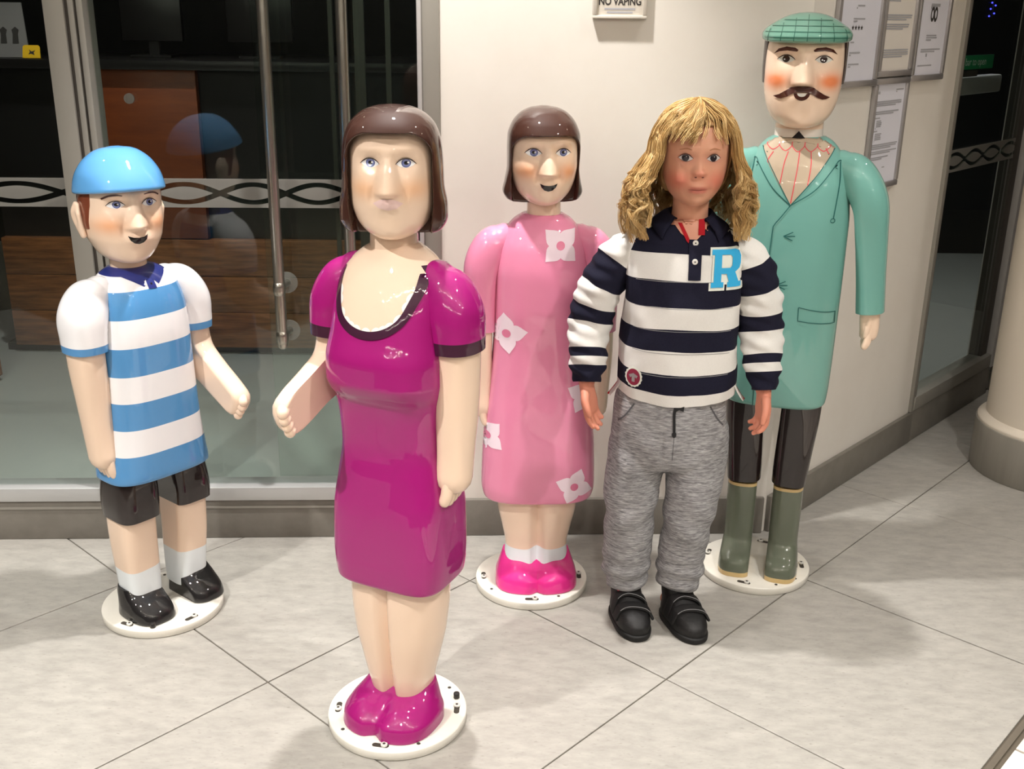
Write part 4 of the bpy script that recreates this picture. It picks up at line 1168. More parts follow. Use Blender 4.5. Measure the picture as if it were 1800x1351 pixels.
    hair_helmet(t, [(1.205, .084, .05, .091, 2.45), (1.208, .0875, .052, .0935, 2.45), (1.25, .0895, .058, .094, 2.45), (1.30, .0895, .062, .09, 2.45)], (.079, 1.4, .003, 0, 1.2), hy, hx, hyy, 'dark_brown_paint', name='hair')
    def cap_post(V):
        x, y, z = V[:, 0], V[:, 1], V[:, 2]
        k = sstep(0.02, -0.10, y)
        V[:, 2] += -0.006 * k
        return rotz(V, hy, hx, hyy)
    rows = [(1.297, 0, -.004, .080, .092, .080, 2.3), (1.2985, 0, -.004, .091, .104, .090, 2.3), (1.303, 0, -.006, .0950, .108, .094, 2.3), (1.310, 0, -.006, .0955, .108, .096, 2.3), (1.320, 0, -.002, .090, .102, .096, 2.3), (1.332, 0, .002, .074, .080, .086, 2.2), (1.345, 0, .006, .050, .054, .062, 2.1), (1.353, 0, .008, .024, .026, .03, 2.05), (1.355, 0, .008, .006, .006, .008, 2.0)]
    cap, bc = loft('flat_cap', rows, 'cap_green', t, n=128, sub=7, post=cap_post)
    cp = Proj(bc, hy, hx, hyy)
    for k in range(-3, 4):
        x = k * .027
        zt = 1.349 - .55 * abs(x) ** 1.25 * 1.2
        cp.ribbon('check_line', [(x, 1.296), (x, 1.304), (x * .97, 1.316), (x * .94, max(1.318, zt))], .0016, 'cap_line', cap, .0008, per=8)
    for z, w in ((1.303, .088), (1.314, .088), (1.326, .074), (1.338, .050)):
        cp.ribbon('check_line', [(-w, z), (-w * .5, z), (0, z), (w * .5, z), (w, z)], .0015, 'cap_line', cap, .0008, per=10)
    for s in (-1, 1):
        limb('sleeve', [(X + s * .095, .004, 1.030), (X + s * .128, .002, 1.010), (X + s * .158, 0, .955), (X + s * .172, 0, .88), (X + s * .184, 0, .79), (X + s * .193, 0, .705)], [(.036, .042), (.046, .052), (.048, .055), (.042, .050), (.036, .046), (.034, .044)], 'coat_teal', t, n=48, per=8, e=2.4, round1=False, flat=((-s, 0, 0), .030))
        statue_arm(t, [(X + s * .191, 0, .73), (X + s * .194, 0, .69), (X + s * .196, -.004, .668), (X + s * .197, -.006, .655)], [(.026, .032), (.025, .031), (.024, .030), (.022, .028)], (0, -.1, -1), (0, 1, 0), (-s, 0, 0), ((-s, 0, 0), .020), handL=.042, spread=.0125, rfin=.0095)
    return t

woman_magenta(); girl_pink(); boy_striped(); man_coat()
# ------------------------------------------------------------------ the child
mat('skin', (205, 140, 112), 0.5, attr='Col', spec=0.35)
MATS['skin'].node_tree.nodes['Principled BSDF'].inputs['Subsurface Weight'].default_value = 0.12
MATS['skin'].node_tree.nodes['Principled BSDF'].inputs['Subsurface Radius'].default_value = (0.01, 0.004, 0.002)
mat('hair_blond', (190, 150, 90), 0.42, attr='Col', spec=0.4)
mat('hair_under', (128, 94, 52), 0.6)
def cloth(name, col, scale=900): return noise_mat(name, tuple(max(0, c - 5) for c in col), tuple(min(255, c + 5) for c in col), scale, rough=0.85, bump=0.12, detail=2, spec=0.2)
cloth('cloth_navy', (24, 24, 42)); cloth('cloth_white', (226, 224, 220)); cloth('cloth_red', (170, 28, 38)); cloth('seam_grey', (150, 150, 152))
noise_mat('grey_marl', (112, 111, 114), (176, 175, 176), 60, stretch=(0.8, 0.8, 5.5), rough=0.9, bump=0.25, detail=7, lo=0.36, hi=0.66, spec=0.15, c3=(206, 206, 208), scale3=70)
noise_mat('shoe_leather', (16, 15, 16), (26, 25, 26), 90, rough=0.55, bump=0.3)
mat('shoe_sole', (14, 13, 13), 0.7); mat('strap_black', (22, 21, 22), 0.7); mat('shoe_pink_tag', (190, 40, 70), 0.6)
mat('button_white', (236, 232, 226), 0.3); mat('felt_blue', (52, 172, 226), 0.9); mat('felt_white', (232, 236, 226), 0.9); mat('badge_maroon', (140, 32, 62), 0.8); mat('badge_grey', (150, 140, 142), 0.8)
mat('eye_white_real', (205, 196, 192), 0.25); mat('iris_dark', (44, 38, 42), 0.15); mat('lash', (84, 52, 44), 0.7); mat('drawcord', (20, 20, 22), 0.8); mat('nostril', (96, 44, 36), 0.7); mat('lip_line', (140, 66, 56), 0.6)

def bake(o):
    dg = bpy.context.evaluated_depsgraph_get()
    me = bpy.data.meshes.new_from_object(o.evaluated_get(dg))
    o.modifiers.clear()
    old = o.data
    o.data = me
    me.name = o.name
    bpy.data.meshes.remove(old)
    return me
def remesh(o, vox, smooth=3, fac=0.5):
    m = o.modifiers.new('r', 'REMESH'); m.mode = 'VOXEL'; m.voxel_size = vox; m.use_smooth_shade = True
    s = o.modifiers.new('s', 'SMOOTH'); s.factor = fac; s.iterations = smooth
    return bake(o)
def verts_of(me):
    V = np.empty(len(me.vertices) * 3); me.vertices.foreach_get('co', V); return V.reshape(-1, 3)
def set_col(me, C):
    a = me.color_attributes.new('Col', 'FLOAT_COLOR', 'POINT')
    a.data.foreach_set('color', np.asarray(C, dtype=np.float32).ravel())

def child_hand(w, d, a, n, curl=0.35, sc=1.0):
    """w wrist, d along the hand, a from thumb side to little finger, n palm side"""
    w, d, a, n = (np.array(v, float) for v in (w, d, a, n))
    d /= np.linalg.norm(d); a -= d * (a @ d); a /= np.linalg.norm(a); n = np.cross(d, a) * np.sign(np.cross(d, a) @ n)
    out = []
    V, F, _, _ = limb_data([w - d * .012, w + d * .012 * sc, w + d * .032 * sc, w + d * .053 * sc], [(.013, .019), (.0125, .021), (.012, .0255), (.0095, .0245)], n=24, per=5, ref=tuple(n), e=2.4)
    out.append((V, F))
    for k, (off, L) in enumerate(((-.0185, .045), (-.006, .050), (.0065, .047), (.018, .037))):
        L *= sc
        b = w + d * (.046 - .003 * abs(k - 1)) * sc + a * off
        c = curl * (1 + .12 * k)
        p1 = b + d * L * .42 + n * L * .10 * c + a * off * .05
        p2 = p1 + d * L * .33 * math.cos(c) + n * L * .33 * math.sin(c)
        p3 = p2 + d * L * .26 * math.cos(1.9 * c) + n * L * .26 * math.sin(1.9 * c)
        V, F, _, _ = limb_data([b, p1, p2, p3], [.0072, .0066, .0060, .0050], n=12, per=4, ref=tuple(n))
        out.append((V, F))
    b = w + d * .012 * sc - a * .017 + n * .004
    p1 = b + (d * .62 - a * .62 + n * .30) * .024 * sc
    p2 = p1 + (d * .86 - a * .28 + n * .30) * .020 * sc
    p3 = p2 + (d * .95 + n * .22) * .013 * sc
    V, F, _, _ = limb_data([b, p1, p2, p3], [.0105, .0085, .0074, .0058], n=12, per=4, ref=tuple(n))
    out.append((V, F))
    return out

def child():
    t = thing('person', 'child with long curly blond hair in a navy and white striped rugby shirt', 'person', (0.370, 2.190, 0), R(-5))
    X = -.012
    HY, HX, HYY = R(4), -.006, -.004
    parts = []
    # head
    rows = [(0.981, .012, .044, .03, 2.1), (0.985, .025, .060, .05, 2.1), (0.996, .0405, .072, .065, 2.1), (1.012, .0525, .079, .075, 2.1), (1.035, .0620, .0825, .083, 2.1), (1.065, .0670, .0825, .088, 2.2), (1.10, .0685, .083, .090, 2.2), (1.135, .062, .073, .080, 2.15), (1.158, .043, .050, .055, 2.1), (1.168, .012, .014, .015, 2.0)]
    V, zs = loft_data([(z, 0, 0, hw, df, db, e) for z, hw, df, db, e in rows], n=220, sub=14)
    x, y, z = V[:, 0], V[:, 1], V[:, 2]
    wt = sstep(0.012, 0.045, -y)
    ez, ex, nz, mz = 1.080, .0270, 1.050, 1.0185
    Fd = np.zeros(len(V))
    for s in (-1, 1):
        Fd += -.0060 * gauss(x, z, s * ex * .95, ez + .001, .0150, .0085)
        Fd += .0028 * gauss(x, z, s * ex, ez - .001, .0120, .0060)
        Fd += .0035 * gauss(x, z, s * ex, ez + .017, .019, .007)
        Fd += .0050 * gauss(x, z, s * .034, 1.034, .019, .018)
        Fd += .0042 * gauss(x, z, s * .0085, nz + .002, .0050, .0050)
        Fd += -.0025 * gauss(x, z, s * .022, mz - .002, .007, .010)
    tt = np.clip((1.085 - z) / (1.085 - nz), 0, 1)
    Fd += (.002 + .0105 * tt ** 1.6) * np.exp(-(x / (.0075 + .003 * tt)) ** 2) * sstep(nz - .010, nz + .002, z) * (1 - sstep(1.088, 1.105, z))
    Fd += .0058 * gauss(x, z, 0, mz + .004, .017, .0070) + .0050 * gauss(x, z, 0, mz - .0065, .014, .0050) - .0040 * gauss(x, z, 0, mz, .018, .0018)
    Fd += -.0025 * gauss(x, z, 0, mz - .014, .014, .005) + .0045 * gauss(x, z, 0, .996, .018, .010)
    V[:, 1] -= Fd * wt
    W = rotz(V, HY, HX, HYY)
    parts.append((W, grid_faces(len(zs), 220)[0]))
    parts.append(limb_data([(X + .004, .012, .88), (X + .005, .008, .93), (HX, .004, .97), (HX, .004, 1.02)], [(.050, .046), (.040, .040), (.037, .038), (.038, .040)], n=40, per=6)[:2])
    for s in (-1, 1):
        parts.append(limb_data([(HX + s * .067, .006, 1.040), (HX + s * .072, .010, 1.058), (HX + s * .071, .012, 1.074)], [(.005, .009), (.006, .013), (.005, .010)], n=16, per=5)[:2])
    V, zs = loft_data([(0.44, X, 0, .095, .065, .065, 2.4), (.56, X, 0, .100, .068, .066, 2.4), (.70, X, 0, .100, .072, .068, 2.4), (.82, X, 0, .104, .068, .066, 2.4), (.880, X, 0, .098, .054, .056, 2.3), (.912, X, .004, .066, .046, .048, 2.2), (.93, X, .006, .040, .038, .040, 2.1)], n=64)
    parts.append((V, grid_faces(len(zs), 64)[0]))
    AR = [(-.122, .004, .898), (-.150, .004, .862), (-.186, .004, .79), (-.204, -.004, .72), (-.206, -.030, .645), (-.205, -.046, .597)]
    AL = [(.098, .004, .898), (.124, .004, .862), (.148, .004, .79), (.159, -.002, .715), (.166, -.026, .645), (.170, -.042, .594)]
    for A in (AR, AL):
        parts.append(limb_data([(A[0][0] * .8, A[0][1], A[0][2] - .022)] + A[1:], [.022, .032, .030, .027, .023, (.017, .019)], n=24, per=6)[:2])
    parts += child_hand((-.205, -.050, .588), (.20, -.16, -1), (.50, .86, 0), (.86, -.50, 0), .30)
    parts += child_hand((.171, -.046, .586), (.02, -.14, -1), (-.35, .92, 0), (-.92, -.35, 0), .55, .97)
    LL = [(-.070, 0, .46), (-.088, -.004, .36), (-.096, -.010, .27), (-.098, .002, .16), (-.098, .006, .06)]
    LR = [(.046, 0, .46), (.040, -.004, .36), (.033, -.010, .27), (.027, .002, .16), (.022, .006, .06)]
    for A in (LL, LR): parts.append(limb_data(A, [.052, .047, .040, .034, .026], n=24, per=5)[:2])
    FEET = ((-.098, .004, R(17)), (.022, .004, R(24)))
    for fx, fy, fa in FEET:
        c, s = math.cos(fa), math.sin(fa)
        p = lambda l: (fx + s * l, fy - c * l)
        parts.append(limb_data([(*p(-.03), .035), (*p(.02), .038), (*p(.055), .030), (*p(.080), .026)], [(.024, .022), (.026, .026), (.028, .018), (.024, .013)], n=20, per=5)[:2])
    BV, BF = join_data(parts)
    body = mesh_obj('body', BV, BF, 'skin', t, True)
    me = remesh(body, 0.0022, 2, 0.5)
    P = verts_of(me)
    Q = rotz(P - np.array([HX, HYY, 0]), -HY, 0, 0)
    x, y, z = Q[:, 0], Q[:, 1], Q[:, 2]
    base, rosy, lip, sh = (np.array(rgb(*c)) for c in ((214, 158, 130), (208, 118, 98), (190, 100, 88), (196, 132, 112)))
    mk = np.zeros(len(P))
    for s in (-1, 1): mk += gauss(x, z, s * .038, 1.035, .024, .020)
    mk += .6 * gauss(x, z, 0, nz, .012, .010)
    mk = (np.clip(mk * .85, 0, 1) * (y < -.01) * (z > .93))[:, None]
    C = base * (1 - mk) + rosy * mk
    ml = (np.clip(1.2 * np.exp(-(x / .0165) ** 4 - ((z - mz) / .0062) ** 4), 0, .75) * (y < -.05) * (z > .93))[:, None]
    C = C * (1 - ml) + lip * ml
    mh = ((z < .62) * 1.0)[:, None] * .55
    C = C * (1 - mh) + rosy * mh
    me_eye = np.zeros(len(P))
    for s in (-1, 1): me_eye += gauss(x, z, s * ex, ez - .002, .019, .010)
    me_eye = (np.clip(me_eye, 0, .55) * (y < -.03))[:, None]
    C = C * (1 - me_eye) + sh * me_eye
    set_col(me, C)
    bvh = BVHTree.FromPolygons([Vector(v) for v in P], [tuple(p.vertices) for p in me.polygons])
    hp = Proj(bvh, HY, HX, HYY)
    for s in (-1, 1):
        cx_ = s * ex
        w, h = .0270, .0152
        up = [(cx_ + q * w / 2, ez + h * .58 * (1 - abs(q) ** 2.0) + s * q * .0006) for q in np.linspace(-1, 1, 11)]
        lo = [(cx_ + q * w / 2, ez - h * .40 * (1 - abs(q) ** 2.2) + s * q * .0006) for q in np.linspace(-1, 1, 11)]
        hp.decal('eye', up + list(reversed(lo[1:-1])), 'eye_white_real', body, .0006, .003)
        ix = cx_ - .0005
        ir = [(px, min(pz, ez + h * .50)) for px, pz in disc(ix, ez + .0010, .0070)]
        hp.decal('iris', ir, 'iris_dark', body, .0010, .003)
        hp.decal('eye_glint', disc(ix + .0018, ez + .0030, .0010, n=10), 'eye_white_real', body, .0014, .003)
        hp.ribbon('eyelid', [(cx_ - w * .54, ez - h * .02)] + up[1:-1:2] + [(cx_ + w * .54, ez - h * .02)], [.0007, .0019, .0021, .0019, .0007], 'lash', body, .0012)
        hp.ribbon('lower_lid', lo[1:-1:2], [.0004, .0008, .0008, .0004], 'lash', body, .0009)
        hp.ribbon('eyebrow', [(cx_ - s * .010, ez + .0165), (cx_, ez + .0190), (cx_ + s * .013, ez + .0160)], [.0014, .0032, .0010], 'brow_blond', body, .0005)
        hp.decal('nostril', disc(s * .0068, nz - .0055, .0024, .0014, 12), 'nostril', body, .0007, .003)
    hp.ribbon('mouth_line', [(-.0185, mz + .0002), (-.009, mz + .0006), (-.002, mz - .0004), (.006, mz + .0008), (.0185, mz + .0006)], [.0005, .0014, .0016, .0014, .0005], 'lip_line', body, .0007)

    # ---------------- rugby shirt
    cuts = (.588, .632, .682, .731, .779, .834, .886)
    cutsw = tuple(c for c in cuts)
    rows = [(0.562, X, -.002, .126, .086, .080, 2.6), (.600, X, -.002, .127, .089, .082, 2.6), (.66, X, -.002, .1255, .090, .082, 2.6), (.74, X, -.001, .1235, .090, .082, 2.6), (.82, X, 0, .122, .087, .080, 2.6), (.868, X, 0, .123, .079, .076, 2.5), (.895, X, .001, .121, .070, .070, 2.4), (.916, X, .003, .108, .061, .062, 2.3), (.932, X, .005, .080, .052, .054, 2.2), (.944, X, .006, .056, .046, .047, 2.1), (.951, X, .006, .045, .042, .044, 2.0)]
    def shirt_post(V):
        for i in range(len(V)):
            v = V[i]
            side = (v[0] - X) / .125
            lo = 1 - min(1, max(0, (v[2] - .56) / .16))
            n1 = noise.noise((v[0] * 16, v[1] * 16, v[2] * 9 + 3)) * .0055 + noise.noise((v[0] * 34, v[1] * 34 + 5, v[2] * 24)) * .0020
            # folds running to the hem and under the arms
            n1 += .004 * math.sin(v[0] * 60 + v[2] * 25) * max(0, abs(side) - .45)
            k = 1 + n1 / .09
            V[i] = (X + (v[0] - X) * k, v[1] * k, v[2] + .016 * side * side * lo + .004 * noise.noise((v[0] * 9, v[1] * 9, v[2] * 9)) * (v[2] < .9))
        return V
    sm = lambda z: 0 if sum(1 for c in cuts if z > c) % 2 == 0 else 1
    shirt, sbv = loft('rugby_shirt', rows, ['cloth_white', 'cloth_navy', 'skin_flat'], t, n=128, sub=9, cuts=cuts + (.940,), matf=lambda z: 2 if z > .940 else sm(z), post=shirt_post, label='navy and white striped rugby shirt')
    pj = Proj(sbv)
    sb = (.215, .37, .50, .60, .735, .785, .85)
    def smat(q):
        f = q / 5.0
        return 0 if sum(1 for c in sb if f > c) % 2 == 0 else 1
    def slp(seed):
        def f(V):
            for i in range(len(V)):
                v = V[i]
                d = noise.noise((v[0] * 26 + seed, v[1] * 26, v[2] * 30)) * .0062 + .0022 * math.sin(v[2] * 210 + v[0] * 60)
                V[i] = (v[0] + d, v[1] + d * .7, v[2])
            return V
        return f
    limb('sleeve', AR, [(.024, .038), (.042, .050), (.048, .052), (.046, .047), (.040, .041), (.029, .031)], ['cloth_white', 'cloth_navy'], shirt, matf=smat, n=48, per=20, round1=False, post=slp(2))
    limb('sleeve', AL, [(.024, .038), (.042, .050), (.047, .052), (.045, .046), (.039, .040), (.028, .030)], ['cloth_white', 'cloth_navy'], shirt, matf=smat, n=48, per=20, round1=False, post=slp(9))
    # white shoulder yokes
    for s in (-1, 1):
        pj.decal('shoulder_panel', [(X + s * .056, .946), (X + s * .090, .934), (X + s * .114, .914), (X + s * .117, .902), (X + s * .090, .921), (X + s * .060, .936)], 'cloth_white', shirt, .0022, .006, near=-.012)
    # open neck: skin, red facing, placket, buttons
    pj.decal('open_neck', [(X - .034, .950), (X - .014, .925), (X + .012, .908), (X + .030, .925), (X + .046, .950), (X, .956)], 'skin_flat', shirt, .0016, .006, near=-.06)
    pj.decal('red_facing', [(X - .020, .944), (X - .003, .912), (X + .002, .907), (X + .004, .914), (X - .012, .944)], 'cloth_red', shirt, .0024, .005, near=-.06)
    pj.decal('red_facing', [(X + .021, .950), (X + .021, .922), (X + .034, .922), (X + .034, .950)], 'cloth_red', shirt, .0028, .005, near=-.06)
    pj.decal('placket', [(X + .003, .914), (X + .004, .836), (X + .029, .836), (X + .029, .914)], 'cloth_navy', shirt, .0026, .006)
    for z0 in (.908, .873):
        c = pj.pt(X + .016, z0, .0030)
        b = cyl('button', (c.x, c.y, c.z), .0058, -.0005, .0022, 'button_white', shirt, axis='Y', n=18, bevel=.0006)
        cyl('button_hole', (c.x, c.y - .0022, c.z), .0016, 0, .0004, 'strap_black', shirt, axis='Y', n=8)
    # stitched seams beside the stripes
    for zc in cuts[1:-1]:
        for dz in (-.0022,):
            pj.ribbon('seam', [(X + q, zc + dz + .016 * (q / .125) ** 2 * (1 - min(1, max(0, (zc - .56) / .16)))) for q in (-.10, -.06, -.02, .02, .06, .10)], .0011, 'seam_grey', shirt, .0009, per=6)
    # collar
    V, F = [], []
    NA = 40
    for k in range(NA + 1):
        a = R(-52 + (232 + 52) * k / NA)     # from the left front point round the back to the right front
        fr = max(0.0, -math.sin(a)) ** 1.2
        ca, sa = math.cos(a), math.sin(a)
        cx0, cy0 = X + .006, .006
        V += [(cx0 + .042 * ca, cy0 + .042 * sa, .930 - .012 * fr), (cx0 + .046 * ca, cy0 + .046 * sa, .954 - .016 * fr),
              (cx0 + .054 * ca, cy0 + .054 * sa, .950 - .016 * fr), (cx0 + (.074 + .008 * fr) * ca, cy0 + (.066 + .004 * fr) * sa, .926 - .016 * fr), (cx0 + (.080 + .016 * fr) * ca, cy0 + (.072 + .012 * fr) * sa, .917 - .022 * fr)]
    for k in range(NA):
        for j in range(4):
            a = k * 5 + j
            F.append((a, a + 5, a + 6, a + 1))
    V = [list(v) for v in V]
    for i, v in enumerate(V):
        if i % 5 >= 2:
            h_ = sbv.ray_cast(Vector((v[0], v[1], 1.1)), Vector((0, 0, -1)))
            lift_ = (0, 0, .012, .0075, .0050)[i % 5]
            if h_[0] is not None: v[2] = max(v[2], h_[0].z + lift_)
        else: v[2] += .010
    co = mesh_obj('collar', V, F, 'cloth_navy', shirt, True)
    sd = co.modifiers.new('thick', 'SOLIDIFY'); sd.thickness = .0030; sd.offset = 0
    # letter patch
    def Rp(x0, z0, w, h, polys): return [[(x0 + a * w, z0 + b * h) for a, b in p] for p in polys]
    LA = [(0, 0), (.42, 0), (.42, .14), (.34, .14), (.34, .36), (.34, .52), (.34, .86), (.34, 1), (0, 1), (0, .86), (.09, .86), (.09, .14), (0, .14)]
    LB = [(.34, 1), (.75, 1), (.90, .94), (.97, .80), (.97, .62), (.94, .50), (.80, .40), (.72, .36), (.34, .36), (.34, .52), (.62, .52), (.68, .58), (.68, .80), (.62, .86), (.34, .86)]
    LC = [(.52, .36), (.60, .14), (.55, .14), (.55, 0), (1, 0), (1, .14), (.92, .14), (.80, .40), (.72, .36)]
    pj.decal('letter_backing', Rp(X + .048, .8175, .066, .080, [[(-.03, -.03), (.46, -.03), (.46, .12), (.52, .12), (.52, -.03), (1.05, -.03), (1.05, .16), (.97, .17), (.88, .40), (1.01, .50), (1.02, .84), (.93, .99), (.77, 1.04), (-.03, 1.04), (-.03, .83), (.05, .83), (.05, .17), (-.03, .17)]]), 'felt_white', shirt, .0022, .006, label='pale felt backing of the letter')
    pj.decal('letter_patch', Rp(X + .0495, .8215, .061, .075, [LA, LB, LC]), 'felt_blue', shirt, .0038, .006, label='sky blue felt letter R')
    # round badge low on the side
    bx, bz = -.106, .622
    pj.decal('badge', [(bx + (.0165 + (.0012 if i % 2 else 0)) * math.cos(i * math.pi / 16), bz + (.0215 + (.0014 if i % 2 else 0)) * math.sin(i * math.pi / 16)) for i in range(32)], 'felt_white', shirt, .0020, .005, near=-.06, label='round maroon badge with a pale rim')
    pj.decal('badge_field', disc(bx, bz, .0135, .0180), 'badge_maroon', shirt, .0030, .005, near=-.06)
    pj.decal('badge_device', [(bx - .009, bz + .004), (bx, bz + .009), (bx + .009, bz + .004), (bx + .006, bz - .002), (bx + .003, bz + .001), (bx + .003, bz - .010), (bx - .003, bz - .010), (bx - .003, bz + .001), (bx - .006, bz - .002)], 'badge_grey', shirt, .0038, .005, near=-.06)
    # split hem tails with red tape
    for s in (-1, 1):
        V, F, _, _ = limb_data([(X + s * .122, -.030, .598), (X + s * .132, -.028, .580), (X + s * .142, -.026, .566)], [(.002, .014), (.002, .014), (.002, .012)], n=12, per=4)
        mesh_obj('hem_tail', V, F, 'cloth_white', shirt, True)
        V, F, _, _ = limb_data([(X + s * .1235, -.014, .594), (X + s * .138, -.014, .572), (X + s * .146, -.014, .562)], [(.0022, .004), (.0022, .005), (.0022, .003)], n=10, per=4)
        mesh_obj('red_tape', V, F, 'cloth_red', shirt, True)

    # ---------------- joggers
    V, zs = loft_data([(0.40, X - .010, 0, .095, .070, .070, 2.4), (.43, X - .010, 0, .116, .084, .084, 2.5), (.48, X - .010, 0, .124, .088, .088, 2.5), (.54, X - .010, 0, .122, .086, .084, 2.5), (.590, X - .008, 0, .112, .080, .076, 2.5)], n=64)
    pr = [(V, grid_faces(len(zs), 64)[0])]
    pr.append(limb_data([(-.078, 0, .47), (-.092, -.004, .38), (-.098, -.012, .29), (-.099, -.004, .20), (-.100, .002, .125), (-.099, .004, .088)], [(.064, .074), (.0645, .069), (.0580, .062), (.0545, .057), (.0555, .055), (.042, .043)], n=40, per=8, round0=True, round1=False)[:2])
    pr.append(limb_data([(.050, 0, .47), (.043, -.004, .38), (.035, -.012, .29), (.029, -.004, .20), (.024, .002, .125), (.022, .004, .088)], [(.065, .074), (.0645, .069), (.0580, .062), (.0535, .056), (.0535, .054), (.041, .043)], n=40, per=8, round0=True, round1=False)[:2])
    PV, PF = join_data(pr)
    tr = mesh_obj('joggers', PV, PF, 'grey_marl', t, True, label='grey marl jogging trousers')
    me = remesh(tr, 0.0032, 5, 0.5)
    P = verts_of(me)
    N = np.empty(len(me.vertices) * 3); me.vertices.foreach_get('normal', N); N = N.reshape(-1, 3)
    D = np.zeros(len(P))
    for i in range(len(P)):
        v = P[i]
        low = max(0, 1 - (v[2] - .085) / .12)
        side = 1 if v[0] > -.035 else -1
        a = math.atan2(v[1], v[0] + .098 if side < 0 else v[0] - .024)
        w = math.sin(v[2] * 150 + 1.6 * math.sin(a * 1.0 + side) + 2 * noise.noise((v[0] * 14, v[1] * 14, v[2] * 5)))
        d = low * .0050 * w
        knee = math.exp(-((v[2] - .27) / .06) ** 2)
        d += knee * .0030 * math.sin(v[2] * 75 + side * v[0] * 55)
        top = math.exp(-((v[2] - .45) / .06) ** 2)
        d += top * .0032 * math.sin(v[2] * 40 - side * v[0] * 70)
        d += noise.noise((v[0] * 17, v[1] * 17, v[2] * 12)) * .0045
        D[i] = d
    P2 = P + N * D[:, None]
    me.vertices.foreach_set('co', P2.ravel()); me.update()
    jb = Proj(BVHTree.FromPolygons([Vector(v) for v in P2], [tuple(p.vertices) for p in me.polygons]))
    for (x0, x1) in ((X - .004, X + .000), (X + .010, X + .006)):
        pass
    jb.ribbon('drawcord', [(X - .004, .565), (X - .006, .545), (X - .005, .525), (X - .004, .507)], .0058, 'drawcord', tr, .0030)
    jb.decal('drawcord_toggle', disc(X - .004, .502, .0048, .0068, 14), 'drawcord', tr, .0048, .004)
    jb.decal('drawcord_bow', [(X - .004, .566), (X + .014, .566), (X + .013, .553), (X + .004, .556), (X - .004, .552)], 'drawcord', tr, .0040, .004)
    jb.ribbon('fly_seam', [(X - .003, .50), (X - .004, .47), (X - .004, .44)], .0012, 'seam_dark', tr, .0008)
    for s in (-1, 1): jb.ribbon('pocket_edge', [(X - .010 + s * .080, .560), (X - .010 + s * .098, .530), (X - .010 + s * .112, .512)], .0030, 'seam_dark', tr, .0010, near=-.05)

    # ---------------- shoes with two straps
    for k, (fx, fy, fa) in enumerate(FEET):
        M = Matrix.Translation((fx, fy, 0)) @ Matrix.Rotation(fa, 4, 'Z')
        def xf(V):
            A = np.array(M.to_3x3()); return V @ A.T + np.array(M.translation)
        def toe(V):
            b = np.exp(-((V[:, 1] + .085) / .035) ** 2)
            V[:, 0] *= 1 + .10 * b
            return xf(V)
        sh, sbv2 = loft('shoe', [(0.010, 0, -.030, .036, .088, .068, 2.5), (.028, 0, -.030, .0375, .089, .069, 2.5), (.046, 0, -.026, .036, .078, .064, 2.4), (.062, 0, -.012, .034, .056, .052, 2.3), (.080, 0, .000, .034, .040, .042, 2.2), (.098, 0, .004, .035, .036, .038, 2.2), (.106, 0, .005, .033, .033, .035, 2.2)], 'shoe_leather', t, n=64, sub=6, post=toe, label='black strap shoe')
        loft('sole', [(0.0, 0, -.030, .036, .090, .070, 2.5), (.003, 0, -.030, .039, .093, .072, 2.5), (.012, 0, -.030, .0395, .0935, .0725, 2.5), (.015, 0, -.030, .037, .090, .070, 2.5)], 'shoe_sole', sh, n=64, sub=3, post=toe)
        for yy, hw in ((-.040, .033), (-.068, .035)):
            pts = [(-hw - .006, yy + .012, .030)]
            for q in np.linspace(-1, 1, 9):
                lx, ly = q * hw * .93, yy - .006 * q
                o_ = M @ Vector((lx, ly, .3)); h_ = sbv2.ray_cast(o_, Vector((0, 0, -1)))
                pts.append((lx * 1.04, ly, (h_[0].z if h_[0] is not None else .04) + .0025))
            pts.append((hw + .006, yy - .014, .034))
            V, F, _, _ = limb_data(pts, [(.0115, .0034)] * len(pts), n=16, per=4, ref=(0, 1, 0.25), e=3.5)
            mesh_obj('strap', xf(V), F, 'strap_black', sh, True)
            e_ = [(x_, y_ - .0118, z_ + .0030) for x_, y_, z_ in pts[1:-1]]
            V, F, _, _ = limb_data(e_, [.0007] * len(e_), n=6, per=2, ref=(0, 1, .2))
            mesh_obj('strap_stitching', xf(V), F, 'seam_grey', sh, True)
        if k == 0: box('tag', 0, 1, 0, 1, 0, 1, 'shoe_pink_tag', sh).data.transform(M @ Matrix(((.016, 0, 0, -.030), (0, .004, 0, -.034), (0, 0, .008, .086), (0, 0, 0, 1))))

    # ---------------- hair: dark undercoat and thousands of strands in curly locks
    def hair_under():
        return hair_helmet(t, [(1.005, .055, .01, .066, 2.2), (1.015, .064, .02, .084, 2.2), (1.04, .071, .05, .094, 2.2), (1.09, .0765, .088, .098, 2.2), (1.13, .071, .083, .090, 2.15), (1.155, .055, .064, .070, 2.1), (1.172, .030, .034, .038, 2.05), (1.177, .008, .01, .01, 2.0)], (.0655, 1.140, .030, 0.0, 1.0), HY, HX, HYY, 'hair_under', name='hair_undercoat')
    hair = hair_under()
    rg = np.random.default_rng(11)
    Vs, Fs, Cs = [], [], []
    cols = [np.array(rgb(*c)) for c in ((138, 102, 58), (188, 148, 90), (216, 180, 120), (236, 206, 150))]
    c3 = np.array([[1, 0], [-.5, .866], [-.5, -.866]])
    cz = 1.080
    ax, by, top = .0765, .0985, 1.179
    def surf(phi, el, g=0.0):
        """point on the skull: phi from the front (-Y) towards +X, el elevation"""
        ce, se = math.cos(el), math.sin(el)
        return np.array([(ax + g) * ce * math.sin(phi), -(by * .93 + g) * ce * math.cos(phi) if math.cos(phi) > 0 else -(by + g) * ce * math.cos(phi), cz + (top - cz + g) * se if se > 0 else cz + .08 * se])
    part = np.array([.012, -.012])
    locks = []
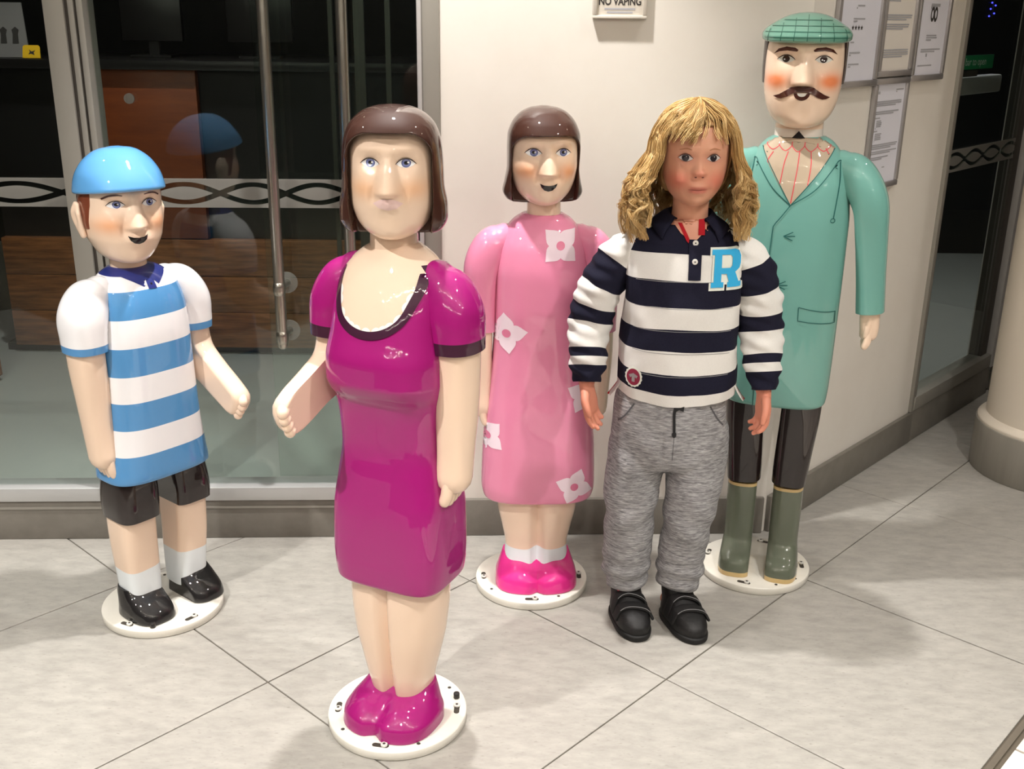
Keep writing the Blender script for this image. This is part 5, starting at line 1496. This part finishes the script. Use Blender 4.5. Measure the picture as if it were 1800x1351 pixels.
    for k in range(210):
        phi = rg.uniform(-math.pi, math.pi)
        locks.append((phi, 'long'))
    for k in range(105): locks.append((rg.uniform(-1.05, 1.05), 'fringe'))
    for k in range(34): locks.append((rg.choice([-1, 1]) * rg.uniform(1.0, 1.5), 'long'))
    for phi, kind in locks:
        if kind == 'long' and abs(phi) < .98: phi = math.copysign(rg.uniform(.98, 2.2), phi)
        g0 = rg.uniform(.002, .012)
        pts = []
        if kind == 'fringe':
            mid = math.exp(-((phi - .18) / .34) ** 2)
            e1 = rg.uniform(.27, .52) - .05 * mid
            sweep = rg.uniform(-.75, -.2) if phi < .30 else rg.uniform(.2, .65)
            for q in np.linspace(0, 1, 9):
                el = 1.45 + (e1 - 1.45) * q
                p = surf(phi * (.25 + .75 * min(1, q * 1.6)) + sweep * q * q * .8, el, .003 + g0 * (.3 + 1.0 * math.sin(q * 2.6)))
                pts.append(p)
            curl_r, turns = rg.uniform(.002, .005), rg.uniform(.6, 1.3)
        else:
            zend = rg.uniform(.915, .975) if abs(phi) < 2.3 else rg.uniform(.90, .96)
            for q in np.linspace(0, 1, 7):
                el = 1.45 + (.02 - 1.45) * q
                pts.append(surf(phi * (.55 + .45 * min(1, q * 1.5)), el, .002 + g0 * (.3 + q)))
            e = pts[-1]
            out = np.array([e[0], e[1], 0]); out /= np.linalg.norm(out)
            sidey = .040 if e[0] < 0 else .026
            n = 8
            for q in np.linspace(1 / n, 1, n):
                bulge = sidey * math.sin(min(1, q * .95) * 2.3) * rg.uniform(.75, 1.05) + .004
                xx = e + out * bulge
                xx[2] = cz - .004 + (zend - cz) * q
                if xx[1] < -.052: xx[1] = -.052 + (xx[1] + .052) * .3
                if xx[1] < 0 and abs(xx[0]) < .070: xx[0] = math.copysign(.070 + rg.uniform(0, .008), xx[0])
                pts.append(xx)
            curl_r, turns = rg.uniform(.008, .0165), rg.uniform(1.0, 2.1)
        pts = np.array(pts)
        S, ts = catmull(pts, 4)
        S = S[::1]
        m = len(S)
        u = np.linspace(0, 1, m)
        Tn = np.gradient(S, axis=0); Tn /= np.linalg.norm(Tn, axis=1)[:, None]
        rf = np.array([0.3, 0.2, 1.0]); A = np.cross(Tn, rf); A /= np.maximum(np.linalg.norm(A, axis=1), 1e-6)[:, None]
        Bv = np.cross(Tn, A)
        tone = np.clip(rg.normal(.55, .22), 0, 1)
        start = .45 if kind == 'long' else .3
        amp = curl_r * sstep(start, .85, u)
        ph0 = rg.uniform(0, 6.28)
        hand = rg.choice([-1, 1])
        ns = 20 if kind == 'long' else 16
        lw = rg.uniform(.0045, .0075)
        for s_ in range(ns):
            r0, a0 = lw * math.sqrt(rg.uniform(0, 1)), rg.uniform(0, 6.28)
            pr_ = ph0 + rg.normal(0, .22)
            th = hand * (turns * 6.283 * sstep(start - .05, 1.0, u)) + pr_
            fl = rg.uniform(.75, 1.25)
            C0 = S + A * (r0 * math.cos(a0) * (1 - .35 * u) + amp * fl * np.cos(th))[:, None] + Bv * (r0 * math.sin(a0) * (1 - .35 * u) + amp * fl * np.sin(th))[:, None]
            C0 = C0 + rg.normal(0, .0007, 3)
            if kind == 'fringe': C0 = C0[: m - int(rg.integers(0, 5))]
            mm = len(C0)
            uu = np.linspace(0, 1, mm)
            rad = .00075 * (1 - .6 * uu) + .00015
            ring = C0[:, None] + (A[:mm, None] * c3[None, :, :1] + Bv[:mm, None] * c3[None, :, 1:]) * rad[:, None, None]
            b0 = sum(len(v) for v in Vs) if False else None
            Vs.append(ring.reshape(-1, 3))
            tn = np.clip(tone + rg.normal(0, .14) + .50 * (uu - .42), 0, 1) * 2.999
            i0 = tn.astype(int); fr = (tn - i0)[:, None]
            ca = np.array(cols)[i0] * (1 - fr) + np.array(cols)[np.minimum(i0 + 1, 3)] * fr
            Cs.append(np.repeat(ca, 3, axis=0))
            Fs.append(mm)
    off, FF = 0, []
    for mm in Fs:
        for r in range(mm - 1):
            a = off + 3 * r
            FF += [(a, a + 1, a + 4, a + 3), (a + 1, a + 2, a + 5, a + 4), (a + 2, a, a + 3, a + 5)]
        off += 3 * mm
    HV = rotz(np.vstack(Vs), HY, HX, HYY)
    hs = mesh_obj('hair', HV, FF, 'hair_blond', t, True, colors=np.vstack(Cs), label='long curly blond hair')
    hs['kind'] = 'stuff'
    return t
mat('skin_flat', (208, 146, 120), 0.5); mat('brow_blond', (176, 120, 88), 0.7); mat('seam_dark', (84, 84, 88), 0.9)
child()
